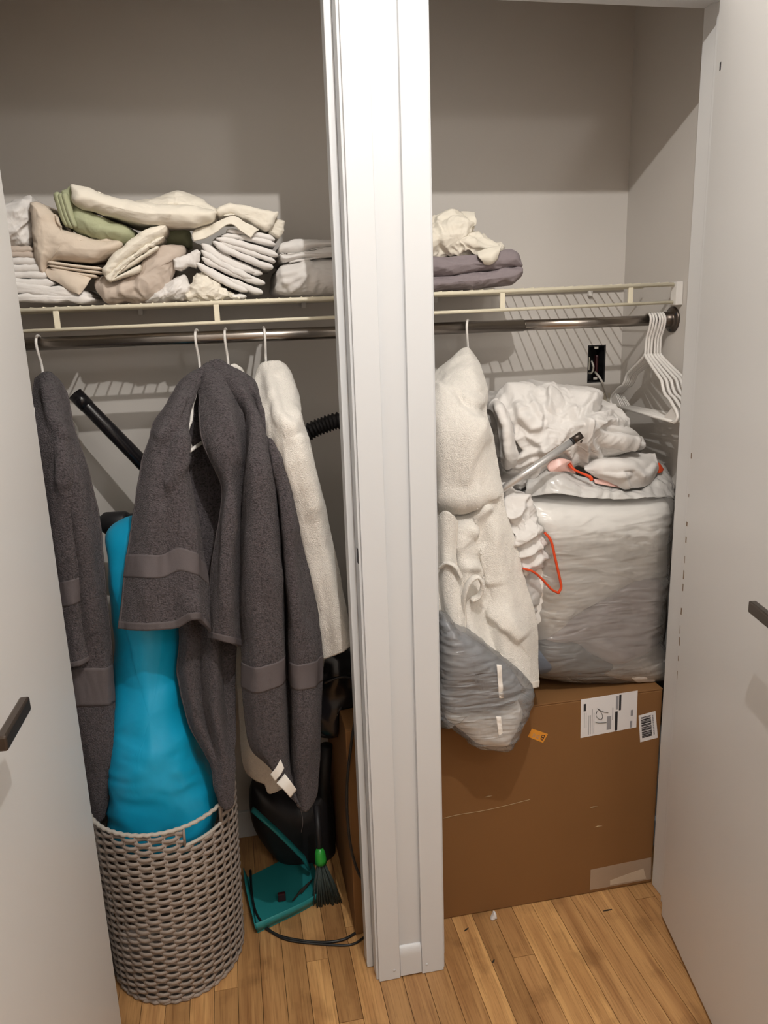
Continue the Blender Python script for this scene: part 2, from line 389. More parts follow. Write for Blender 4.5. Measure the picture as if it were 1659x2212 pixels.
def wood_mat():
    m = bpy.data.materials.new('oak_plank'); m.use_nodes = True; nt = m.node_tree; N = nt.nodes; L = nt.links
    b = N['Principled BSDF']; b.inputs['Roughness'].default_value = 0.42
    geo = N.new('ShaderNodeNewGeometry'); oi = N.new('ShaderNodeObjectInfo')
    mp = N.new('ShaderNodeMapping'); mp.inputs['Scale'].default_value = (38, 2.2, 1)
    addv = N.new('ShaderNodeVectorMath'); addv.operation = 'ADD'
    cmb = N.new('ShaderNodeCombineXYZ'); mul = N.new('ShaderNodeMath'); mul.operation = 'MULTIPLY'; mul.inputs[1].default_value = 37.0
    L.new(oi.outputs['Random'], mul.inputs[0]); L.new(mul.outputs[0], cmb.inputs[0]); L.new(mul.outputs[0], cmb.inputs[1])
    L.new(geo.outputs['Position'], addv.inputs[0]); L.new(cmb.outputs[0], addv.inputs[1]); L.new(addv.outputs[0], mp.inputs[0])
    nz = N.new('ShaderNodeTexNoise'); nz.inputs['Scale'].default_value = 1.0; nz.inputs['Detail'].default_value = 6; nz.inputs['Distortion'].default_value = 0.8
    L.new(mp.outputs[0], nz.inputs['Vector'])
    mp2 = N.new('ShaderNodeMapping'); mp2.inputs['Scale'].default_value = (260, 9, 1); L.new(addv.outputs[0], mp2.inputs[0])
    nf = N.new('ShaderNodeTexNoise'); nf.inputs['Scale'].default_value = 1.0; nf.inputs['Detail'].default_value = 3; L.new(mp2.outputs[0], nf.inputs['Vector'])
    r1 = N.new('ShaderNodeValToRGB'); e = r1.color_ramp.elements
    e[0].position = 0.3; e[0].color = (0.44, 0.235, 0.095, 1); e[1].position = 0.7; e[1].color = (0.72, 0.44, 0.19, 1)
    L.new(nz.outputs['Fac'], r1.inputs[0])
    # per plank tint
    r2 = N.new('ShaderNodeValToRGB'); e = r2.color_ramp.elements
    e[0].position = 0.0; e[0].color = (0.66, 0.60, 0.55, 1); e[1].position = 1.0; e[1].color = (1.12, 1.08, 1.0, 1)
    el = r2.color_ramp.elements.new(0.5); el.color = (0.92, 0.86, 0.82, 1)
    L.new(oi.outputs['Random'], r2.inputs[0])
    mx = N.new('ShaderNodeMix'); mx.data_type = 'RGBA'; mx.blend_type = 'MULTIPLY'; mx.inputs[0].default_value = 1
    L.new(r1.outputs[0], mx.inputs[6]); L.new(r2.outputs[0], mx.inputs[7])
    r3 = N.new('ShaderNodeValToRGB'); e = r3.color_ramp.elements
    e[0].position = 0.36; e[0].color = (0.55, 0.5, 0.45, 1); e[1].position = 0.5; e[1].color = (1, 1, 1, 1)
    L.new(nf.outputs['Fac'], r3.inputs[0])
    mx2 = N.new('ShaderNodeMix'); mx2.data_type = 'RGBA'; mx2.blend_type = 'MULTIPLY'; mx2.inputs[0].default_value = 0.5
    L.new(mx.outputs[2], mx2.inputs[6]); L.new(r3.outputs[0], mx2.inputs[7])
    # grime
    ng = N.new('ShaderNodeTexNoise'); ng.inputs['Scale'].default_value = 9; ng.inputs['Detail'].default_value = 5; L.new(geo.outputs['Position'], ng.inputs['Vector'])
    r4 = N.new('ShaderNodeValToRGB'); e = r4.color_ramp.elements
    e[0].position = 0.30; e[0].color = (0.45, 0.40, 0.36, 1); e[1].position = 0.46; e[1].color = (1, 1, 1, 1); L.new(ng.outputs['Fac'], r4.inputs[0])
    mx3 = N.new('ShaderNodeMix'); mx3.data_type = 'RGBA'; mx3.blend_type = 'MULTIPLY'; mx3.inputs[0].default_value = 0.6
    L.new(mx2.outputs[2], mx3.inputs[6]); L.new(r4.outputs[0], mx3.inputs[7]); L.new(mx3.outputs[2], b.inputs['Base Color'])
    bp = N.new('ShaderNodeBump'); bp.inputs['Strength'].default_value = 0.15; bp.inputs['Distance'].default_value = 0.001
    L.new(nf.outputs['Fac'], bp.inputs['Height']); L.new(bp.outputs[0], b.inputs['Normal'])
    return m
M['oak'] = wood_mat()
def film_mat(name, alpha, color, scale=(6, 6, 60), bumps=0.5, rough=0.22):
    m = bpy.data.materials.new(name); m.use_nodes = True; nt = m.node_tree; N = nt.nodes; L = nt.links
    b = N['Principled BSDF']; b.inputs['Base Color'].default_value = (*color, 1); b.inputs['Roughness'].default_value = rough
    b.inputs['Specular IOR Level'].default_value = 0.6
    b.inputs['Specular IOR Level'].default_value = 0.0
    tr = N.new('ShaderNodeBsdfTransparent'); mx = N.new('ShaderNodeMixShader'); mx.inputs[0].default_value = alpha
    gl = N.new('ShaderNodeBsdfGlossy'); gl.inputs['Roughness'].default_value = rough; fr = N.new('ShaderNodeFresnel'); fr.inputs['IOR'].default_value = 1.55
    mg = N.new('ShaderNodeMixShader'); L.new(fr.outputs[0], mg.inputs[0])
    L.new(tr.outputs[0], mx.inputs[1]); L.new(b.outputs[0], mx.inputs[2]); L.new(mx.outputs[0], mg.inputs[1]); L.new(gl.outputs[0], mg.inputs[2]); L.new(mg.outputs[0], N['Material Output'].inputs[0])
    tc = N.new('ShaderNodeTexCoord'); mp = N.new('ShaderNodeMapping'); mp.inputs['Scale'].default_value = scale; L.new(tc.outputs['Object'], mp.inputs[0])
    nz = N.new('ShaderNodeTexNoise'); nz.inputs['Scale'].default_value = 1; nz.inputs['Detail'].default_value = 4; nz.inputs['Distortion'].default_value = 0.7
    L.new(mp.outputs[0], nz.inputs['Vector'])
    bp = N.new('ShaderNodeBump'); bp.inputs['Strength'].default_value = bumps; bp.inputs['Distance'].default_value = 0.008
    L.new(nz.outputs['Fac'], bp.inputs['Height'])
    for q in (b, gl, fr): L.new(bp.outputs[0], q.inputs['Normal'])
    return m
M['film'] = film_mat('white_bin_liner', 0.20, (0.95, 0.92, 0.88), scale=(9, 9, 58), bumps=0.95, rough=0.17)
M['film_c'] = film_mat('white_liner_collar', 0.75, (0.84, 0.82, 0.79), scale=(20, 20, 20), bumps=0.6, rough=0.2)
M['film2'] = film_mat('white_crinkled_bag', 0.24, (0.86, 0.86, 0.87), scale=(9, 9, 90), bumps=0.9, rough=0.2)

# ------------------------------------------------------------------ the setting
YB, XR, XL, ZH, ZC = 0.65, 0.919, -0.86, 2.205, 2.92
JL, JR = -0.65, 0.817            # outer jambs of the two openings
floor = struct(box('floor', -1.6, 1.6, -2.6, 0.75, -0.06, -0.0125, M['dark_gap']))
rp = random.Random(5); PW = 0.0572; strip = 0
x = -1.6
while x < 1.6 - 0.01:
    y = -2.6 - rp.random() * 0.7
    while y < YB:
        ln = 0.42 + rp.random() * 0.85
        y0, y1 = max(y, -2.6), min(y + ln, YB)
        if y1 - y0 > 0.02:
            dz = rp.uniform(-0.0006, 0.0)
            box('plank', x + 0.0006, x + PW - 0.0006, y0 + 0.0007, y1 - 0.0007, -0.0125, dz, M['oak'], floor)
        y += ln
    x += PW
struct(box('ceiling', -1.6, 1.6, -2.6, 0.75, ZC, ZC + 0.05, M['room']))
HX0, HX1, HZ0, HZ1 = 0.811, 0.868, 1.369, 1.480          # open junction box cut into the wall
def holed_wall():
    v = [(-1.6, YB, 0), (1.6, YB, 0), (1.6, YB, ZC), (-1.6, YB, ZC), (HX0, YB, HZ0), (HX1, YB, HZ0), (HX1, YB, HZ1), (HX0, YB, HZ1)]
    v += [(a, YB + 0.055, c) for a, b, c in v[4:8]] + [(a, YB + 0.10, c) for a, b, c in v[:4]]
    f = [(0, 1, 5, 4), (1, 2, 6, 5), (2, 3, 7, 6), (3, 0, 4, 7), (12, 15, 14, 13), (0, 12, 13, 1), (1, 13, 14, 2), (2, 14, 15, 3), (3, 15, 12, 0), (4, 5, 9, 8), (5, 6, 10, 9), (6, 7, 11, 10), (7, 4, 8, 11), (8, 9, 10, 11)]
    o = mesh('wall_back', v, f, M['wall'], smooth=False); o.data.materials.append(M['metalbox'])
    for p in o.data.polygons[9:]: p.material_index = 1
    return o
struct(holed_wall())
struct(box('wall_right', XR, 1.6, 0.145, YB, 0, ZC, M['wall']))
struct(box('wall_left', -1.6, XL, 0.145, YB, 0, ZC, M['wall']))
struct(box('wall_front_left', -1.6, JL - 0.018, 0.008, 0.145, 0, ZC, M['room']))
struct(box('wall_front_right', JR + 0.018, 1.6, 0.008, 0.145, 0, ZC, M['room']))
struct(box('wall_header', JL - 0.018, JR + 0.018, 0.008, 0.145, ZH + 0.018, ZC, M['room']))
struct(box('wall_column', 0.0035, 0.1605, 0.0065, 0.148, 0, ZH + 0.018, M['trim'], b=0.001))
struct(box('wall_room_left', -1.65, -1.6, -2.6, 0.0, 0, ZC, M['room']))
struct(box('wall_room_right', 1.6, 1.65, -2.6, 0.0, 0, ZC, M['room']))
struct(box('wall_room_back', -1.6, 1.6, -2.65, -2.6, 0, ZC, M['room']))
# casings, jambs and stops
tn = [0]
def trim(x0, x1, y0, y1, z0, z1, b=0.0015, m='trim'):
    tn[0] += 1
    return struct(box('trim_%d' % tn[0], x0, x1, y0, y1, z0, z1, M[m], b=b))
trim(0.0, 0.0535, -0.006, 0.0065, 0.001, ZC - 0.3)                  # casing left of the column
cr = trim(0.1085, 0.164, -0.006, 0.0065, 0.001, ZC - 0.3)           # casing right of the column
trim(-0.0055, 0.0035, 0.002, 0.15, 0.001, ZH)
trim(-0.0215, -0.0055, 0.044, 0.085, 0.001, ZH, 0.002)
trim(0.1605, 0.168, 0.002, 0.15, 0.001, ZH)
trim(0.168, 0.180, 0.044, 0.085, 0.001, ZH, 0.002)
trim(JR, JR + 0.018, 0.0, 0.15, 0.001, ZH + 0.018, m='door')
trim(JR - 0.011, JR, 0.046, 0.085, 0.001, ZH, 0.002, m='door')
trim(JL - 0.018, JL, 0.0, 0.15, 0.001, ZH + 0.018)
trim(JR + 0.006, JR + 0.065, -0.012, 0.008, 0.001, ZH + 0.07)
trim(JL - 0.065, JL - 0.006, -0.012, 0.008, 0.001, ZH + 0.07)
trim(JL, -0.0055, 0.0, 0.15, ZH, ZH + 0.018)
trim(0.168, JR, 0.0, 0.15, ZH, ZH + 0.018)
trim(0.180, JR - 0.011, 0.046, 0.085, ZH - 0.011, ZH, 0.002)
trim(JL, -0.0215, 0.046, 0.085, ZH - 0.011, ZH, 0.002)
# rounded baseboard stub between the two casings
prof = [(0.0065, 0.005), (-0.0045, 0.005), (-0.0045, 0.062)]
for k in range(9):
    t = k / 8 * math.pi / 2
    prof.append((-0.0045 + 0.011 * (1 - math.cos(t)), 0.062 + 0.024 * math.sin(t)))
v = [(x_, y_, z_) for x_ in (0.0542, 0.1078) for y_, z_ in prof]; n_ = len(prof)
f = [(k, k + n_, (k + 1) % n_ + n_, (k + 1) % n_) for k in range(n_)] + [tuple(range(n_)), tuple(range(n_, 2 * n_))[::-1]]
bb = struct(mesh('baseboard_column', v, f, M['trim'], smooth=False))
struct(box('baseboard_back', XL, XR, YB - 0.013, YB, 0.0, 0.09, M['trim'], b=0.002))
struct(box('baseboard_left', XL, XL + 0.013, 0.15, YB - 0.013, 0.0, 0.09, M['trim'], b=0.002))
struct(box('baseboard_right', XR - 0.013, XR, 0.15, YB - 0.013, 0.0, 0.09, M['trim'], b=0.002))

def door(name, A, D, side, hz, along, tone='door'):
    """A: visible far bottom corner (x,y); D: unit direction towards the free edge; side: +1 body lies to +normal"""
    D = np.array(D) / np.linalg.norm(D); Nn = np.array([-D[1], D[0]])
    if Nn[0] * side < 0: Nn = -Nn
    root = struct(empty(name, (A[0], A[1], 0.0)))
    def slab(nm, a0, a1, n0, n1, z0, z1, m, par, b=0.0015):
        v, f = bevel_box_data(a0, a1, n0, n1, z0, z1, b)
        v = [(A[0] + D[0] * p[0] + Nn[0] * p[1], A[1] + D[1] * p[0] + Nn[1] * p[1], p[2]) for p in v]
        if np.cross(D, Nn) < 0: f = [q[::-1] for q in f]
        return mesh(nm, v, f, m, par, smooth=False)
    slab('door_panel', 0, 0.63, 0, 0.035, 0.012, 2.195, M[tone], root)
    def pt(a, n, z): return (A[0] + D[0] * a + Nn[0] * n, A[1] + D[1] * a + Nn[1] * n, z)
    # lever handle
    lv = slab('lever_handle', along, along + 0.115, -0.061, -0.047, hz - 0.011, hz + 0.011, M['bronze'], root, 0.003)
    v, f = lathe_data([(0.009, 0.0), (0.009, 0.06)], pt(along + 0.105, -0.058, hz), (Nn[0], Nn[1], 0), 16)
    mesh('spindle', v, f, M['bronze'], lv)
    v, f = lathe_data([(0.020, 0.0), (0.026, 0.002), (0.026, 0.008)], pt(along + 0.105, -0.008, hz), (Nn[0], Nn[1], 0), 28)
    mesh('rosette', v, f, M['bronze'], root)
    return root, pt, slab
d1, pt1, sl1 = door('door_1', (-0.608, -0.002), (-0.036, -1.0), -1, 1.07, 0.463)
d2, pt2, sl2 = door('door_2', (0.775, 0.028), (-0.194, -0.981), 1, 1.07, 0.462)
def chips(par, slabf, zs, seed):
    r = random.Random(seed)
    for z in zs:
        slabf('paint_chip', 0.002 + r.random() * 0.003, 0.0045 + r.random() * 0.004, -0.0004, 0.0004, z, z + 0.006 + r.random() * 0.018, M['chip'], par, 0)
chips(d2, sl2, [1.25, 1.16, 1.09, 1.05, 1.0, 0.96, 0.93, 0.87, 0.82, 0.79, 0.75, 0.70], 3)
sl2('screw_hole', 0.022, 0.028, -0.0004, 0.0006, 2.045, 2.06, M['ink'], d2, 0)
# nail heads, worn spots on the column
for (px, py) in ((852, 2096), (922, 2083)):
    p = ony(px, py, -0.006)
    lathe('nail_head', [(0.0032, 0), (0.0032, 0.0008), (0.0015, 0.0012)], (p[0], p[1], p[2]), (0, -1, 0), M['trim'], cr, 12)
struct(box('trim_chip_latch', -0.0066, -0.0054, 0.006, 0.020, ony(776, 1200, 0)[2] - 0.02, ony(776, 1200, 0)[2] + 0.012, M['ink']))

# ------------------------------------------------------------------ wire shelf
def shz(x): return 1.6355 + 0.0095 * x      # top of the shelf wires
SY = 0.345                                  # front rail depth
shelf = tag(empty('wire_shelf', (0.03, 0.5, shz(0.03))), 'cream vinyl-coated wire shelf spanning the closet above the rod', 'shelf')
def rail(nm, y, dz, r, x0=XL + 0.004, x1=XR - 0.022):
    return tube(nm, [(x0, y, shz(x0) + dz), (x1, y, shz(x1) + dz)], r, M['vinyl'], shelf, 10)
rail('front_rail', SY, -0.003, 0.0052)
rail('lower_rail', SY, -0.0475, 0.0044)
rail('middle_rail', 0.50, -0.0055, 0.0030)
rail('back_rail', YB - 0.008, -0.0055, 0.0030, XL + 0.004, XR - 0.006)
xw = XL + 0.012; k = 0
while xw < XR - 0.025:
    za = shz(xw)
    tube('deck_wire', [(xw, SY - 0.002, za + 0.0015), (xw, YB - 0.004, za - 0.001)], 0.0020, M['vinyl'], shelf, 6)
    xw += 0.0262
for (px, py) in ((122, 685), (468, 672), (1085, 640), (1362, 630)):
    xs = ony(px, py, SY)[0]; z1 = shz(xs) - 0.004; z0 = shz(xs) - 0.047
    v, f = bevel_box_data(xs - 0.0065, xs + 0.0065, SY - 0.0035, SY + 0.0035, z0, z1, 0.0015)
    mesh('strap', v, f, M['vinyl'], shelf, smooth=False)
# end bracket and clips
v, f = bevel_box_data(XR - 0.020, XR - 0.001, SY - 0.012, SY + 0.016, shz(XR) - 0.055, shz(XR) + 0.003, 0.002)
mesh('end_bracket', v, f, M['hanger'], shelf, smooth=False)
for px in (1275, 940, 300, 655):
    q = ony(px, 640, YB - 0.01)[0]
    v, f = bevel_box_data(q - 0.006, q + 0.006, YB - 0.016, YB - 0.001, shz(q) - 0.022, shz(q) + 0.004, 0.003)
    mesh('wall_clip', v, f, M['hanger'], shelf, smooth=False)

# ------------------------------------------------------------------ rod
RY, RZ = 0.375, 1.552
rod = tag(empty('closet_rod', (0.03, RY, RZ)), 'satin nickel closet rod with a round flange under the wire shelf', 'rod')
xs = ony(1130, 715, RY)[0]
tube('outer_tube', [(XL + 0.02, RY, RZ), (xs, RY, RZ)], 0.0150, M['steel'], rod, 28)
tube('inner_tube', [(xs - 0.02, RY, RZ), (XR - 0.012, RY, RZ)], 0.0134, M['steel'], rod, 28)
fl = lathe('flange', [(0.020, 0.032), (0.0205, 0.012), (0.023, 0.008), (0.030, 0.0065), (0.0335, 0.004), (0.0335, 0.0)], (XR - 0.0005, RY, RZ), (-1, 0, 0), M['bronze'], rod, 36)
for a in (0.5, 2.6, 4.7):
    lathe('screw', [(0.0042, 0), (0.0038, 0.0012), (0.001, 0.0014)], (XR - 0.0068, RY + 0.0265 * math.cos(a), RZ + 0.0265 * math.sin(a)), (-1, 0, 0), M['ink'], fl, 10)
lathe('flange', [(0.020, 0.032), (0.0205, 0.012), (0.030, 0.0065), (0.0335, 0.0)], (XL + 0.0005, RY, RZ), (1, 0, 0), M['bronze'], rod, 24)

# ------------------------------------------------------------------ hangers (local: hook wraps the rod centre, arms along +-y)
LOCAL = True
def make_hanger():
    root = empty('plastic_hanger')
    R = 0.0185
    hp = []
    for k in range(15):
        a = math.radians(-75 + 255 * k / 14)
        hp.append((0, -R * math.cos(a) * -1, R * math.sin(a)))
    hp = [(0, R * math.cos(math.radians(-40 + 220 * k / 14)), R * math.sin(math.radians(-40 + 220 * k / 14))) for k in range(15)]
    hp += [(0, -0.0165, -0.012), (0, -0.010, -0.028), (0, -0.002, -0.045), (0, 0.0, -0.066), (0, 0.0, -0.092)]
    tube('hook', catmull(hp, 44), 0.0032, M['hanger'], root, 8)
    def arm(s):
        p = [(0, 0.0, -0.088), (0, s * 0.010, -0.096), (0, s * 0.045, -0.116), (0, s * 0.085, -0.137), (0, s * 0.105, -0.149), (0, s * 0.115, -0.166), (0, s * 0.130, -0.181), (0, s * 0.150, -0.188), (0, s * 0.175, -0.203),
             (0, s * 0.196, -0.217), (0, s * 0.203, -0.230), (0, s * 0.196, -0.240), (0, s * 0.182, -0.2425)]
        return tube('arm', catmull(p, 50), 0.0042, M['hanger'], root, 8)
    arm(-1); arm(1)
    tube('trouser_bar', [(0, -0.19, -0.2425), (0, 0.19, -0.2425)], 0.0042, M['hanger'], root, 8)
    for s in (-1, 1):
        pl_ = [(s * 0.128, -0.2425), (s * 0.188, -0.2425), (s * 0.200, -0.228), (s * 0.176, -0.205)]
        v = [(xx, q[0], q[1]) for xx in (-0.001, 0.001) for q in pl_]
        mesh('corner_web', v, [(0, 1, 2, 3), (7, 6, 5, 4), (0, 4, 5, 1), (1, 5, 6, 2), (2, 6, 7, 3), (3, 7, 4, 0)], M['hanger'], root, smooth=False)
    return root
hproto = make_hanger(); LOCAL = False
def copy_tree(o, parent=None):
    c = o.copy(); COL.objects.link(c); c.parent = parent
    if parent is not None: c.matrix_parent_inverse = o.matrix_parent_inverse.copy()
    for ch in [q for q in bpy.data.objects if q.parent is o]: copy_tree(ch, c)
    return c
first = [True]
def hanger(x, rz, ry, label, group=None):
    o = hproto if first[0] else copy_tree(hproto)
    first[0] = False
    o.location = (x, RY, RZ); o.rotation_euler = (0, ry, rz)
    if 'group' in o: del o['group']
    return tag(o, label, 'hanger', group)
R_ = math.radians
hanger(-0.664, R_(-6), R_(0), 'white plastic hanger holding the grey towel beside the open door')
hanger(-0.311, R_(-12), R_(0), 'white plastic hanger inside the large grey towel, its lower corner showing')
hanger(-0.244, R_(-10), R_(0), 'white plastic hanger between the large grey towel and the cream towel next to it')
hanger(-0.154, R_(2), R_(0), 'white plastic hanger holding the cream towel beside the large grey towel')
hanger(0.354, R_(-25), R_(0), 'white plastic hanger holding the cream towel in front of the white bin bag')
ordn = ['sixth', 'fifth', 'fourth', 'third', 'second', 'first']
for k, (xx, rz, ry) in enumerate(((0.846, 0, 1.5), (0.8535, 2, 0.8), (0.861, 4, 0.2), (0.870, 6, -0.6), (0.877, 8, -1.4), (0.884, 10, -2))):
    hanger(xx, R_(rz - 4), R_(ry), 'empty white plastic hanger on the rod, %s from the round flange' % ordn[k], 'empty hangers bunched at the rod end')


# ------------------------------------------------------------------ linens on the shelf
def wr(scale, amp, seed=0.0, stretch=(1, 1, 1), lo=0.0):
    return lambda V: amp * crumple(V, scale, seed, 0.6, stretch) + lo
def soft(scale, amp, seed=0.0):
    return lambda V: amp * fbm(V * scale + seed, 3)
def cushion(name, label, cat, outline, yf, yb, rnd, mt, group=None, **kw):
    return tag(puff(name, outline, yf, yb, rnd, M[mt], None, **kw), label, cat, group)
def plies(name, label, m, strips, yf, yb, group=None, seed=0, cat='sheet', amp=0.002):
    """a folded sheet: stacked plies, each a (px,py,px,py,half thickness px, bend px) strip with a rounded fold at its ends"""
    parts = []
    r = random.Random(seed)
    for (ax, ay, bx, by, h, bend) in strips:
        n = 12
        L = math.hypot(bx - ax, by - ay); ux, uy = (bx - ax) / L, (by - ay) / L; nx, ny = -uy, ux
        top = []; bot = []
        for k in range(n + 1):
            t = k / n; w = 4 * t * (1 - t) * bend + r.uniform(-0.7, 0.7)
            cx, cy = ax + ux * L * t + nx * w, ay + uy * L * t + ny * w
            hh = h * min(1.0, 0.45 + 6 * min(t, 1 - t))
            top.append((cx - nx * hh, cy - ny * hh)); bot.append((cx + nx * hh, cy + ny * hh))
        o = [(ax - ux * h * .5, ay - uy * h * .5)] + top + [(bx + ux * h * .5, by + uy * h * .5)] + bot[::-1]
        dy = r.uniform(0, 0.012)
        parts.append(puff_data(o, yf + dy, yb, 0.007, n=90, m=9, disp=soft(28, amp, seed + len(parts) * 3.1)))
    v, f = merge(parts)
    return tag(mesh(name, v, f, M[m]), label, cat, group)
# left end: white stack against the door
plies('folded_sheet', 'white folded sheets, lowest in the stack at the door end of the shelf', 'white_cot', [(30, 645, 206, 648, 8, 0), (28, 625, 196, 640, 12, -3)], 0.352, 0.62, seed=1, amp=0.004)
plies('folded_sheet', 'white folded sheet with four even plies under the tan sheet', 'white_cot', [(20, 612, 128, 614, 8, 0), (18, 598, 118, 598, 7.5, 0), (14, 584, 112, 583, 7.5, 0), (12, 569, 106, 568, 7.5, 0)], 0.356, 0.62, seed=2)
plies('folded_sheet', 'beige folded sheet wedged between white sheets beside the open door', 'taupe_cot', [(10, 553, 100, 556, 7, 0), (8, 541, 84, 545, 7, 0)], 0.37, 0.61, seed=3)
cushion('crumpled_sheet', 'white crumpled sheet on top of the stack at the door end', 'sheet', [(0, 450), (20, 440), (42, 432), (60, 428), (76, 437), (84, 470), (82, 520), (74, 548), (40, 536), (5, 532)], 0.37, 0.60, 0.05, 'white_cot', disp=wr(14, 0.010, 3.0))
# tan folded sheet with drooping corner
tan = tag(empty('folded_sheet', tuple(ony(150, 600, 0.40))), 'tan folded sheet bent upward with a drooping corner, under the green roll', 'sheet')
puff('folded_body', [(69, 446), (78, 438), (92, 438), (112, 448), (126, 462), (136, 492), (163, 503), (199, 519), (233, 525), (262, 522), (271, 533), (262, 545), (235, 559), (205, 568), (170, 568), (130, 566), (112, 574), (100, 592), (88, 570), (80, 540), (73, 495)], 0.345, 0.56, 0.032, M['tan_cot'], tan, disp=soft(9, 0.006, 4.0), m=30, n=140)
for k, (a, b_, c, d_, h) in enumerate(((118, 570, 222, 583, 3.2), (120, 577, 220, 591, 3.0), (124, 584, 213, 599, 3.2))):
    L = [(a, b_ - h), ((a + c) / 2, (b_ + d_) / 2 - h + 1), (c, d_ - h), (c + 3, d_), (c, d_ + h), ((a + c) / 2, (b_ + d_) / 2 + h + 1), (a, b_ + h), (a - 4, b_)]
    puff('ply', L, 0.352 + 0.004 * k, 0.55, 0.006, M['tan_cot'], tan, n=60, m=8)
sheet('drooping_corner', [[(96, 580, 0.372), (125, 578, 0.366), (160, 588, 0.366), (200, 598, 0.37)], [(104, 600, 0.362), (132, 596, 0.354), (165, 600, 0.354), (195, 604, 0.362)], [(128, 612, 0.356), (145, 612, 0.348), (168, 616, 0.346), (186, 618, 0.354)], [(158, 630, 0.35), (164, 632, 0.347), (171, 636, 0.345), (176, 631, 0.349)]], M['tan_cot'], tan, t=0.003, nu=30, nv=30, disp=soft(22, 0.003, 8.0))
# green roll
gr = tag(empty('rolled_sheet', tuple(ony(215, 510, 0.40))), 'sage green rolled sheet under the cream pillowcase', 'sheet')
puff('rolled_body', [(160, 440), (181, 449), (208, 463), (240, 478), (271, 484), (289, 497), (293, 512), (283, 524), (269, 529), (244, 525), (217, 523), (190, 513), (158, 498), (150, 470)], 0.342, 0.52, 0.05, M['green_cot'], gr, disp=soft(10, 0.005, 2.0))
for k, (dx, dy, w_) in enumerate(((0, 0, 14), (9, 3, 12), (17, 2, 12))):
    puff('roll_layer', [(122 + dx, 424 + dy), (134 + dx, 420 + dy), (142 + dx, 440 + dy), (150 + dx, 470 + dy), (156 + dx, 490 + dy), (148 + dx, 497 + dy - 4), (138 + dx, 478 + dy), (128 + dx, 450 + dy)], 0.352 - 0.004 * k, 0.50, 0.012, M['green_cot'], gr, n=60, m=10)
puff('roll_layer', [(138, 418), (150, 412), (160, 404), (166, 420), (166, 448), (160, 470), (152, 455), (144, 435)], 0.36, 0.5, 0.012, M['green_cot'], gr, n=60, m=10)
cushion('folded_sheet', 'dark olive sheet deep in the pile behind the quilted cream fold', 'sheet', [(330, 492), (400, 494), (412, 510), (408, 535), (350, 534), (330, 515)], 0.46, 0.6, 0.03, 'green_cot')
# cream pillowcase
pc = tag(empty('pillowcase', tuple(ony(300, 480, 0.42))), 'cream pillowcase lying across the top of the left pile', 'pillowcase')
puff('folded_body', [(159, 404), (187, 408), (222, 421), (256, 433), (290, 440), (330, 445), (380, 446), (430, 446), (466, 455), (471, 468), (462, 486), (430, 491), (401, 492), (357, 491), (320, 489), (290, 485), (250, 474), (205, 459), (168, 446), (162, 425)], 0.325, 0.52, 0.032, M['cream_cot'], pc, disp=soft(9, 0.008, 6.0), n=150, m=30)
puff('folded_body', [(276, 440), (300, 431), (339, 424), (368, 416), (384, 412), (404, 418), (430, 430), (452, 442), (472, 456), (468, 478), (440, 486), (400, 484), (350, 470), (300, 455)], 0.345, 0.56, 0.06, M['cream_cot'], pc, disp=wr(7, 0.007, 11.0), n=130)
# quilted cream fold
q1 = tag(empty('folded_quilt', tuple(ony(290, 590, 0.38))), 'cream folded quilt with a stitched edge poking out of the pile', 'quilt')
puff('folded_body', [(361, 490), (359, 508), (330, 527), (300, 548), (265, 575), (240, 600), (231, 598), (227, 585), (239, 563), (267, 535), (291, 515), (313, 501), (341, 492)], 0.338, 0.52, 0.02, M['cream_cot'], q1, disp=soft(14, 0.003, 1.0))
puff('stitched_edge', [(356, 514), (352, 524), (320, 545), (290, 566), (262, 588), (250, 604), (243, 611), (233, 602), (236, 594), (262, 574), (300, 546), (335, 522)], 0.342, 0.51, 0.010, M['cream_cot'], q1, disp=wr(75, 0.0022, 5.0, (1, 1, 1)), n=160, m=14)
puff('ply', [(346, 537), (340, 545), (306, 566), (280, 583), (258, 597), (254, 592), (285, 570), (318, 548), (340, 534)], 0.351, 0.51, 0.006, M['cream_cot'], q1, disp=wr(70, 0.0014, 2.0), n=90, m=10)
puff('ply', [(306, 575), (304, 590), (270, 601), (248, 609), (252, 602), (280, 588)], 0.345, 0.51, 0.008, M['cream_cot'], q1, disp=wr(75, 0.0016, 9.0), n=90, m=10)
# taupe bundle
cushion('crumpled_sheet', 'taupe crumpled sheet bundle lying on the shelf wires below the quilt', 'sheet', [(212, 618), (219, 603), (245, 606), (275, 598), (300, 582), (318, 556), (350, 535), (375, 530), (400, 531), (403, 545), (388, 560), (378, 590), (370, 612), (362, 630), (336, 650), (290, 655), (238, 654), (222, 637)], 0.350, 0.60, 0.05, 'taupe_cot', disp=wr(13, 0.012, 21.0), n=160, m=34)
cushion('crumpled_sheet', 'small white crumpled cloth beside the taupe bundle on the shelf', 'sheet', [(318, 652), (334, 632), (352, 622), (368, 607), (397, 598), (408, 612), (414, 632), (400, 645), (372, 652)], 0.343, 0.52, 0.04, 'white_cot', disp=wr(20, 0.008, 33.0))
cushion('folded_napkin', 'small white folded cloth with a turned corner above the crumpled one', 'napkin', [(376, 562), (404, 552), (426, 541), (433, 546), (432, 565), (424, 578), (408, 575), (392, 586), (378, 582)], 0.352, 0.45, 0.012, 'white_cot', smooth=False, disp=wr(25, 0.003, 3.0))
cushion('crumpled_sheet', 'cream bunched sheet at the foot of the white stack', 'sheet', [(400, 648), (412, 620), (418, 596), (440, 590), (460, 600), (478, 618), (500, 632), (520, 645), (480, 652)], 0.346, 0.5, 0.03, 'cream_cot', disp=wr(26, 0.008, 13.0))
